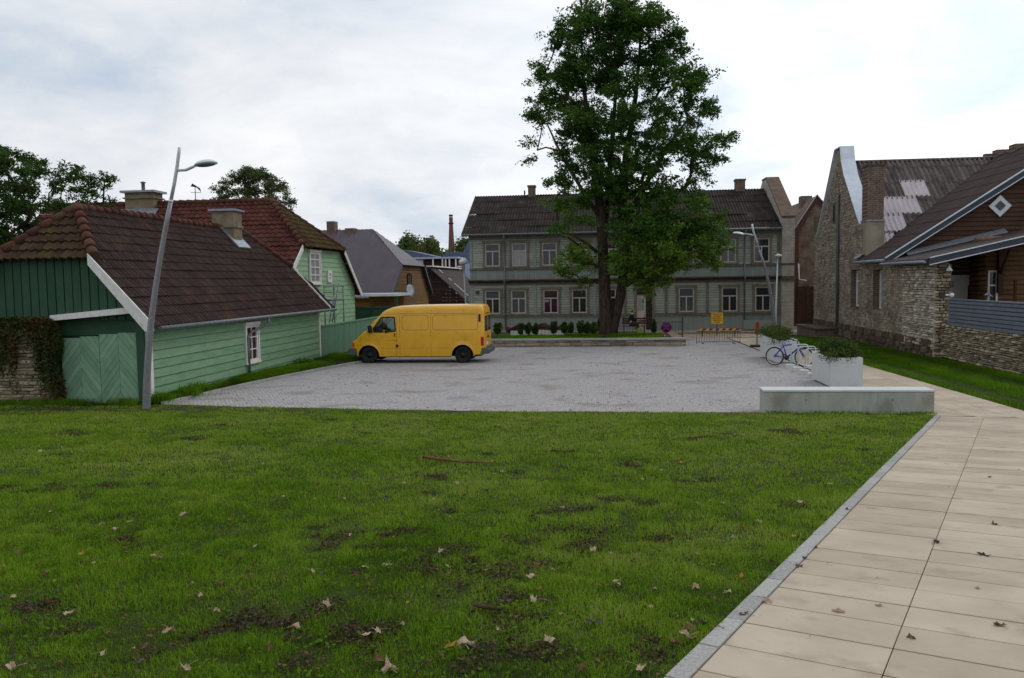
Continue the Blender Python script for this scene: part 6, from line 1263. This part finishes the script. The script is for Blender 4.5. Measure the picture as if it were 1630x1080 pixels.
def inpoly(x, z, P):
    c = False
    for i in range(len(P)):
        (x1_,z1_),(x2_,z2_) = P[i-1], P[i]
        if (z1_ > z) != (z2_ > z) and x < (x2_-x1_)*(z-z1_)/(z2_-z1_)+x1_: c = not c
    return c
b = MB(); nL = len(lev); nW = 13
for s in (-1,1):
    V = []
    for x in xs:
        zb_, zt = vbot(x), max(vtop(x), vbot(x)+.02)
        for t in lev: z = zb_+(zt-zb_)*t; V.append((x, s*vhalf(x,z), z))
    Fc = []
    for i in range(len(xs)-1):
        for j in range(nL-1):
            q = (i*nL+j, (i+1)*nL+j, (i+1)*nL+j+1, i*nL+j+1); cxm = sum(V[k][0] for k in q)/4; czm = sum(V[k][2] for k in q)/4
            if not inpoly(cxm, czm, WINP): Fc.append(q)
    b.add(V, Fc, True)
V = []; wt = [vhalf(x, max(vtop(x), vbot(x)+.02)) for x in xs]
for i, x in enumerate(xs):
    for k in range(nW): t = -1+2*k/(nW-1); V.append((x - (0.05*(1-t*t) if x < .3 else 0), wt[i]*t, max(vtop(x), vbot(x)+.02) + .035*(1-t*t)*(x > .4)))
Fc = []
for i in range(len(xs)-1):
    for k in range(nW-1):
        if .68 < xs[i] < 1.19 and 1 <= k <= nW-3: continue
        Fc.append((i*nW+k, i*nW+k+1, (i+1)*nW+k+1, (i+1)*nW+k))
b.add(V, Fc, True)
zr = [.34,.6,.9,1.2,1.5,1.8,1.9]; b.add([(5.36, s*vhalf(5.36,z), z) for z in zr for s in (-1,1)], [(2*i,2*i+1,2*i+3,2*i+2) for i in range(len(zr)-1)])
b.add([(0, -vhalf(0,z), z) for z in (.36,.60)]+[(0, vhalf(0,z), z) for z in (.36,.60)], [(0,1,3,2)])
body = b.build('body', M['van'], van, local=True)
ws = body.modifiers.new('weld', 'WELD'); ws.merge_threshold = .002
b = MB(); b.box(.35,5.2,-.78,.78,.26,.30); b.box(AX1+.5,AX2-.5,-.9,.9,.24,.28); b.build('underbody', M['darkiron'], van, local=True)
b = MB(); 
for s in (-1,1):
    for a in (AX1, AX2):
        n = 20; V = [(a+AR*1.0*math.cos(math.pi*i/n), y, .31+AR*.98*math.sin(math.pi*i/n)) for i in range(n+1) for y in (s*.93, s*.55)]
        b.add(V, [(2*i,2*i+1,2*i+3,2*i+2) for i in range(n)], True); b.add([(a+AR*math.cos(math.pi*i/n), s*.55, .31+AR*.98*math.sin(math.pi*i/n)) for i in range(n+1)], [tuple(range(n+1))])
b.build('wheel_arch', M['blackpl'], van, local=True)
def side_strip(mb, pts, wd, s, off=.004, th=.006):
    for (xa,za),(xb,zb_) in zip(pts, pts[1:]):
        n = max(1, int(math.hypot(xb-xa, zb_-za)/.12))
        for k in range(n):
            x0_, z0_, x1_, z1_ = xa+(xb-xa)*k/n, za+(zb_-za)*k/n, xa+(xb-xa)*(k+1)/n, za+(zb_-za)*(k+1)/n
            dx, dz = x1_-x0_, z1_-z0_; L2 = math.hypot(dx,dz); nx_, nz_ = -dz/L2*wd/2, dx/L2*wd/2
            P = [(x0_-nx_,z0_-nz_),(x1_-nx_,z1_-nz_),(x1_+nx_,z1_+nz_),(x0_+nx_,z0_+nz_)]
            mb.hexa([(x,s*(vhalf(x,z)-.004),z) for x,z in P]+[(x,s*(vhalf(x,z)+off),z) for x,z in P])
b = MB(); rr_ = lambda x0_,x1_,z0_,z1_,r_: [(x0_+r_,z0_),(x1_-r_,z0_),(x1_-r_*.3,z0_+r_*.3),(x1_,z0_+r_),(x1_,z1_-r_),(x1_-r_*.3,z1_-r_*.3),(x1_-r_,z1_),(x0_+r_,z1_),(x0_+r_*.3,z1_-r_*.3),(x0_,z1_-r_),(x0_,z0_+r_),(x0_+r_*.3,z0_+r_*.3),(x0_+r_,z0_)]
for s in (-1,1):
    side_strip(b, [(.80,1.22),(.80,.76)], .010, s, .002); side_strip(b, [(1.90,1.86),(1.90,.30)], .012, s, .002); side_strip(b, [(2.03,1.9),(2.03,.29)], .008, s, .002); side_strip(b, [(3.26,1.92),(3.26,.29)], .010, s, .002)
    side_strip(b, [(1.45,1.935),(5.25,1.935)], .012, s, .002); side_strip(b, [(.62,.905),(5.2,.905)], .008, s, .002); side_strip(b, [(1.25,.60),(4.0,.60)], .006, s, .002)
    side_strip(b, rr_(2.13,3.16,1.30,1.87,.09), .012, s, .001); side_strip(b, rr_(3.34,5.10,1.30,1.87,.09), .012, s, .001)
    for xk in (2.0,2.45,3.3,3.95,4.55): side_strip(b, [(xk,1.95),(xk,2.10)], .006, s, .001)
b.build('gaps_and_crease_shade', M['line'], van, local=True)  # door gaps, plus dark strips painting the shade of creases and pressed panels
for s in (-1,1): b = MB(); side_strip(b, WINP+[WINP[0]], .05, s, .006); side_strip(b, [(1.34,1.25),(1.34,1.80)], .03, s, .006); b.build('window_seal', M['blackpl'], van, local=True)
for s in (-1,1):
    b = MB(); b.add([(x, s*(vhalf(x,z)-.004), z) for x,z in WINP], [tuple(range(len(WINP)))]); b.build('side_window', M['vanglass'], van, local=True)
b = MB(); q = [(.66,-.80,1.29),(.66,.80,1.29),(1.20,.72,1.865),(1.20,-.72,1.865)]; b.add([(x-.012,y,z+.03) for x,y,z in q], [(0,1,2,3)]); b.build('windscreen', M['vanglass'], van, local=True)
b = MB(); b.bar((.655,-.82,1.30),(.655,.82,1.30),.03); b.bar((1.205,-.74,1.90),(1.205,.74,1.90),.03); 
b.tube([(.66,-.5,1.31),(.72,.05,1.385)], .01, 5); b.tube([(.66,.1,1.31),(.72,.6,1.385)], .01, 5); b.build('wiper', M['blackpl'], van, local=True)
b = MB(); P = [(-.07,.36),(-.09,.42),(-.08,.56),(-.04,.60),(.30,.60),(.34,.56),(.34,.34),(-.03,.33)]
b.prism([(x,-.90,z) for x,z in P], (0,1.80,0)); b.build('front_bumper', M['greypl'], van, local=True, bevel=.02)
b = MB(); b.box(4.95,5.42,-.955,.955,.35,.60); b.box(5.30,5.52,-.90,.90,.36,.54); b.build('rear_bumper', M['greypl'], van, local=True, bevel=.025)
for s in (-1,1):
    b = MB(); b.prism([(-.005,.63*s,.64),(.02,.63*s,.84),(.17,.88*s,.84),(.16,.895*s,.64)], (.012,.012*s,.0)); b.prism([(.05,s*.84,.65),(.06,s*.835,.82),(.17,s*.885,.83),(.17,s*.89,.65)], (0,.02*s,0)); b.build('headlight', M['amber'], van, local=True)
    b = MB(); b.prism([(5.22,s*.90,.68),(5.22,s*.90,1.02),(5.33,s*.90,1.02),(5.33,s*.90,.68)], (0,s*.065,0)); b.build('tail_light', M['redlens'], van, local=True)
    b = MB(); side_strip(b, [(5.18,1.60),(5.18,1.90)], .085, s, .010); b.build('vent', M['blackpl'], van, local=True)
    b = MB(); side_strip(b, [(1.83,1.06),(1.83,1.18)], .04, s, .03); side_strip(b, [(1.83,.87),(1.83,.90)], .03, s, .012); b.build('door_handle', M['blackpl'], van, local=True)
    b = MB(); b.prism([(.80,s*.98,1.22),(.80,s*.98,1.50),(.92,s*.98,1.50),(.97,s*.98,1.22)], (0,s*.17,0)); b.bar((.9,s*.88,1.28),(.9,s*1.0,1.28),.06); b.build('wing_mirror', M['blackpl'], van, local=True, bevel=.02)
    b = MB(); b.prism([(5.355,s*.12,1.22),(5.355,s*.80,1.22),(5.355,s*.77,1.82),(5.355,s*.12,1.82)], (.014,0,0)); b.build('rear_window', M['glassdk'], van, local=True)
b = MB(); b.lathe((1.92,-.975,.69), (0,-1,0), [(.0,0),(.06,0),(.06,.006),(.045,.008),(0,.008)], 16); b.build('fuel_cap', M['blackpl'], van, local=True)
b = MB(); b.box(5.358,5.366,-.012,.012,.6,1.9); b.box(5.36,5.40,-.16,.16,.95,1.02); b.build('rear_door_gap', M['line'], van, local=True)
b = MB(); b.box(5.372,5.38,-.60,-.08,.68,.79); b.build('number_plate', M['whitefr'], van, local=True)
for s in (-1,1):
    b = MB(); y = .42*s; b.box(1.45,1.95,y-.26,y+.26,.75,.95); b.prism([(1.85,y-.25,.9),(2.02,y-.25,1.55),(2.12,y-.25,1.55),(1.98,y-.25,.9)], (0,.5,0)); b.box(2.02,2.10,y-.13,y+.13,1.57,1.75); b.build('seat', M['seat'], van, local=True, bevel=.04)
b = MB(); b.prism([(.6,-.85,.95),(.6,-.85,1.24),(.95,-.85,1.20),(1.05,-.85,1.05),(1.05,-.85,.95)], (0,1.7,0)); n = 20; b.box(2.2,2.22,-.85,.85,.3,1.4)
V = [Vector((1.22,-.42,1.2)) + Vector((.10*math.sin(2*math.pi*i/n), .19*math.cos(2*math.pi*i/n), .16*math.sin(2*math.pi*i/n))) for i in range(n+1)]; b.tube(V, .016, 6); b.build('dashboard', M['seat'], van, local=True)
for a in (AX1, AX2):
    for s in (-1,1):
        o3 = (a, s*.90, .325); b = MB(); b.lathe((a, s*.70, .325), (0,s,0), [(.2,0),(.30,.0),(.322,.02),(.326,.06),(.326,.15),(.318,.185),(.29,.205),(.225,.20),(.21,.185)], 32); wl = b.build('wheel', M['rubber'], van, local=True)
        b = MB(); b.lathe((a, s*.70, .325), (0,s,0), [(.215,.19),(.20,.17),(.185,.12),(.13,.10),(.12,.14),(.075,.15),(.07,.17),(0,.172)], 28); b.build('rim', M['steelrim'], wl, local=True)
b = MB(); b.tube([(.55,-.4,1.27),(.52,-.42,1.33)], .012, 5); b.build('washer_jet', M['blackpl'], van, local=True)

# ================================================================== road-work furniture behind the plaza
cb = empty('crowd_barrier', (5.6,41.7,gz(0,41.7)), 'low grey metal crowd barrier with one red bar standing on the setts', 'barrier')
z0 = gz(0,41.7); zt = at(1140,528,41.7).z; xa, xb = at(1109,540,41.7).x, at(1178,540,41.7).x; b = MB()
b.tube([(xa,41.7,z0),(xa,41.7,zt),(xb,41.7,zt),(xb,41.7,z0)], .018, 6); b.tube([(xa,41.7,z0+.08),(xb,41.7,z0+.08)], .014, 6); n = 17
for i in range(1,n):
    x = xa+(xb-xa)*i/n
    if i != 11: b.tube([(x,41.7,z0+.08),(x,41.7,zt)], .008, 5)
b.build('frame', M['darkiron'], cb); b = MB(); x = xa+(xb-xa)*11/n; b.tube([(x,41.7,z0+.08),(x,41.7,zt)], .012, 5); b.build('red_bar', M['redpaint'], cb)
for x in (xa+.3, xb-.3): b = MB(); b.bar((x,41.4,z0+.02),(x,42.0,z0+.02),.05,.02); b.build('foot', M['darkiron'], cb)
sb = empty('striped_barrier', (6,48,gz(0,48)), 'yellow and red striped barrier board before the house front', 'barrier')
xa, xb = at(1112,525,48).x, at(1175,525,48).x; z1, z0 = at(1140,523.3,48).z, at(1140,526.3,48).z; n = 12
for k in (0,1):
    b = MB()
    for i in range(n):
        if i%2 == k: a_ = xa+(xb-xa)*i/n; c_ = xa+(xb-xa)*(i+1)/n; b.prism([(a_,48,z0),(c_,48,z0),(c_+.08,48,z1),(a_+.08,48,z1)], (0,.03,0))
    b.build('board_stripes', M['signyel' if k == 0 else 'redpaint'], sb)
for x in (xa+.2, xb-.2): b = MB(); b.box(x,x+.05,48.04,48.09,gz(0,48)-.02,z1); b.build('leg', M['darkiron'], sb)
ys = empty('yellow_notice', (7.1,49,gz(0,49)), 'square yellow notice board with red lettering on a post', 'sign')
a_, c_ = at(1132,516,49), at(1151,498,49); b = MB(); b.box(a_.x,c_.x,49,49.03,a_.z,c_.z); b.build('board', M['signyel'], ys)
b = MB(); wb_ = c_.x-a_.x; hb_ = c_.z-a_.z
for i, (u, v) in enumerate(((.12,.86),(.2,.8),(.1,.88),(.16,.84),(.25,.72))):
    z = c_.z-hb_*(.16+.17*i); x = a_.x+wb_*u
    while x < a_.x+wb_*v: e = min(x+wb_*random.uniform(.05,.13), a_.x+wb_*v); b.box(x,e,48.992,48.999,z-hb_*.03,z+hb_*.03); x = e+wb_*.03
b.build('lettering', M['redpaint'], ys); b = MB(); b.box(7.0,7.05,49.035,49.08,gz(0,49)-.05,a_.z+.1) if False else b.box((a_.x+c_.x)/2-.025,(a_.x+c_.x)/2+.025,49.035,49.08,gz(0,49)-.05,a_.z+.1); b.build('post', M['darkiron'], ys)
ns = empty('no_parking_sign', (3.2,42.5,.05), 'round blue sign with red rim and red cross standing on the bed edge', 'sign')
q = at(1060.5,521.5,41.2); R = .27; b = MB(); b.lathe(q, (0,-1,0), [(0,0),(R,0),(R,.02),(0,.021)], 28); b.build('disc', M['signblue'], ns)
b = MB(); b.lathe(q+Vector((0,-.022,0)), (0,-1,0), [(R*.9,0),(R*.9,.006),(R,.006),(R,0)], 28)
for s in (-1,1): d = Vector((R*.6,0,R*.6*s)); b.bar(q-d+Vector((0,-.03,0)), q+d+Vector((0,-.03,0)), .008, .05, up=(0,1,0)) if False else b.prism([q+Vector((-.6*R-.02,-.024,(-.6*R+.02)*s)), q+Vector((-.6*R+.02,-.024,(-.6*R-.02)*s)), q+Vector((.6*R+.02,-.024,(.6*R-.02)*s)), q+Vector((.6*R-.02,-.024,(.6*R+.02)*s))], (0,-.006,0))
b.build('red_marking', M['redpaint'], ns)
b = MB(); b.tube([(q.x,41.23,q.z),(q.x,41.23,.0)], .02, 6); b.build('post', M['pipe'], ns)
bo = empty('marker_post', (7.02,38.85,gz(0,38.85)), 'red and white marker post on a dark rubber foot at the plaza edge', 'marker post')
z0 = gz(0,38.85); q = at(1205,512,38.85); b = MB(); b.box(6.74,7.3,38.6,39.1,z0,z0+.10); b.build('foot', M['rubber'], bo, bevel=.02)
b = MB(); b.box(6.98,7.06,38.83,38.87,z0+.1,z0+.75); b.build('white_post', M['pole'], bo); b = MB(); b.prism([(6.93,38.82,z0+.6),(7.11,38.82,z0+.6),(7.12,38.82,q.z-.1),(7.05,38.82,q.z),(6.95,38.82,q.z-.05)], (0,.03,0)); b.build('red_blade', M['redpaint'], bo)
bn = empty('park_bench', (.9,44.3,.06), 'dark red slatted bench in the bed right of the big tree', 'bench')
q0, q1 = at(991,512,43.8), at(1014,512,43.8); b = MB()
for i in range(3): b.box(q0.x,q1.x+.5,43.9+.13*i,44.0+.13*i,.47,.50)
b.build('seat', M['benchwood'], bn); b = MB()
for i in range(3): b.box(q0.x,q1.x+.5,44.34+.02*i,44.37+.02*i,.58+.12*i,.67+.12*i)
b.build('backrest', M['benchwood'], bn)
for x in (q0.x+.08, q1.x+.4):
    b = MB(); b.bar((x,43.92,.03),(x,43.92,.47),.05); b.bar((x,44.3,.03),(x,44.42,.95),.05); b.build('leg', M['darkiron'], bn)

# seated person: one continuous skinned body, clothing on top
pr_ = empty('person', (1.32,44.0,.06), 'person in lime green cap and dark jacket sitting on the bench by the big tree', 'person')
def skinobj(name, J, E_, m, parent, sub=2):
    me = bpy.data.meshes.new(name); me.from_pydata([j[:3] for j in J], E_, []); o = bpy.data.objects.new(name, me); C.objects.link(o); o.parent = parent
    sk = o.modifiers.new('skin', 'SKIN'); sk.use_smooth_shade = True; me.skin_vertices.new() if hasattr(me.skin_vertices, 'new') else None
    if len(me.skin_vertices) == 0:
        bm = bmesh.new(); bm.from_mesh(me); bm.verts.layers.skin.verify(); bm.to_mesh(me); bm.free()
    for i, j in enumerate(J):
        v = me.skin_vertices[0].data[i]; v.radius = (j[3], j[3] if len(j) < 5 else j[4]); v.use_root = (i == 0)
    sb_ = o.modifiers.new('subsurf', 'SUBSURF'); sb_.levels = sub; sb_.render_levels = sub; me.materials.append(m); return o
# facing +X, slightly towards the camera; hips on the bench (seat height .44 above base)
J = [(0,0,.56,.13,.11),(.03,0,.72,.125,.10),(.08,0,.90,.135,.10),(.12,0,1.02,.10,.08),(.15,0,1.09,.055),(.18,0,1.15,.055),(.20,0,1.22,.088,.078),(.20,0,1.30,.075),
     (.12,-.17,.99,.055),(.25,-.21,.80,.045),(.45,-.16,.76,.032),(.12,.17,.99,.055),(.20,.22,.77,.045),(.40,.15,.68,.032),
     (.10,-.09,.52,.085),(.44,-.11,.52,.062),(.50,-.11,.10,.042),(.62,-.12,.05,.035),(.10,.09,.52,.085),(.44,.12,.52,.062),(.44,.12,.10,.042),(.56,.13,.05,.035),(.50,-.16,.765,.03,.018),(.45,.14,.67,.03,.018)]
E_ = [(0,1),(1,2),(2,3),(3,4),(4,5),(5,6),(6,7),(3,8),(8,9),(9,10),(3,11),(11,12),(12,13),(0,14),(14,15),(15,16),(16,17),(0,18),(18,19),(19,20),(20,21),(10,22),(13,23)]
for (hx,hy,hz) in ((.50,-.16,.765),(.45,.14,.67)):
    k0 = 22 if hy < 0 else 23
    for i, (dy, ln) in enumerate(((-.024,.055),(-.008,.068),(.008,.064),(.024,.05))):
        n = len(J); J += [(hx+.035,hy+dy,hz,.009),(hx+.035+ln*.6,hy+dy,hz-.008,.008),(hx+.035+ln*.8,hy+dy,hz-.035,.007)]; E_ += [(k0,n),(n,n+1),(n+1,n+2)]
    n = len(J); J += [(hx+.0,hy-.035,hz-.01,.01),(hx+.03,hy-.045,hz-.025,.009)]; E_ += [(k0,n),(n,n+1)]
body_ = skinobj('body', J, E_, M['skin'], pr_)
Jj = [(0,0,.60,.15,.125),(.03,0,.74,.145,.12),(.08,0,.90,.155,.12),(.12,0,1.00,.115,.095),(.14,0,1.06,.07),(.12,-.17,.985,.07),(.25,-.21,.80,.06),(.42,-.16,.76,.045),(.12,.17,.985,.07),(.20,.22,.77,.06),(.37,.15,.69,.045)]
skinobj('jacket', Jj, [(0,1),(1,2),(2,3),(3,4),(3,5),(5,6),(6,7),(3,8),(8,9),(9,10)], M['jacket'], pr_)
Jt = [(0,0,.58,.14,.12),(.10,-.09,.53,.098),(.44,-.11,.53,.075),(.49,-.11,.12,.055),(.10,.09,.53,.098),(.44,.12,.53,.075),(.44,.12,.12,.055)]
skinobj('trousers', Jt, [(0,1),(1,2),(2,3),(0,4),(4,5),(5,6)], M['trouser'], pr_)
b = MB()
for x, y in ((.50,-.11),(.44,.12)): b.blob((x+.07,y,.045), .14,.05,.05, 10, 6)
b.build('shoes', M['blackpl'], pr_, local=True)
b = MB(); b.blob((.19,0,1.30), .105,.095,.075, 14, 8); b.prism([(.24,-.07,1.285),(.37,-.05,1.275),(.37,.05,1.275),(.24,.07,1.285)], (0,0,.012)); b.build('cap', M['cap'], pr_, local=True)
b = MB(); b.blob((.16,0,1.23), .075,.088,.085, 12, 8); b.build('hair', M['darkwood'], pr_, local=True)
b = MB(); b.blob((.292,0,1.205), .018,.014,.02, 8, 6); b.build('nose', M['skin'], body_, local=True)
b = MB(); 
for s in (-1,1): b.blob((.275,.03*s,1.235), .008,.012,.006, 8, 6)
b.build('eyes', M['blackpl'], body_, local=True)
b = MB(); b.blob((.278,0,1.165), .008,.025,.006, 8, 6); b.build('mouth', M['benchwood'], body_, local=True)
b = MB()
for s in (-1,1): b.blob((.19,.085*s,1.215), .02,.012,.03, 8, 6)
b.build('ears', M['skin'], body_, local=True)
b = MB(); q = Vector((1.32+.56, 43.84, .06+.74)); b.tube([q+Vector((0,0,.06)), (q.x+.28,43.8,.06)], .012, 6)
tag(b.build('walking_stick', M['darkiron']), 'thin dark stick held out before the seated person', 'stick')
gb = empty('lime_bag', (2.0,43.7,.06), 'small lime green bag on the grass before the seated person', 'bag'); q = at(1018,526,43.7); b = MB()
b.prism([(q.x-.14,43.7,.05),(q.x+.14,43.7,.05),(q.x+.10,43.7,.40),(q.x-.10,43.7,.40)], (0,.14,0)); b.build('body', M['cap'], gb, bevel=.03); b = MB(); b.tube([(q.x-.06,43.77,.39),(q.x-.05,43.77,.50),(q.x+.05,43.77,.50),(q.x+.06,43.77,.39)], .01, 6); b.build('handle', M['cap'], gb)
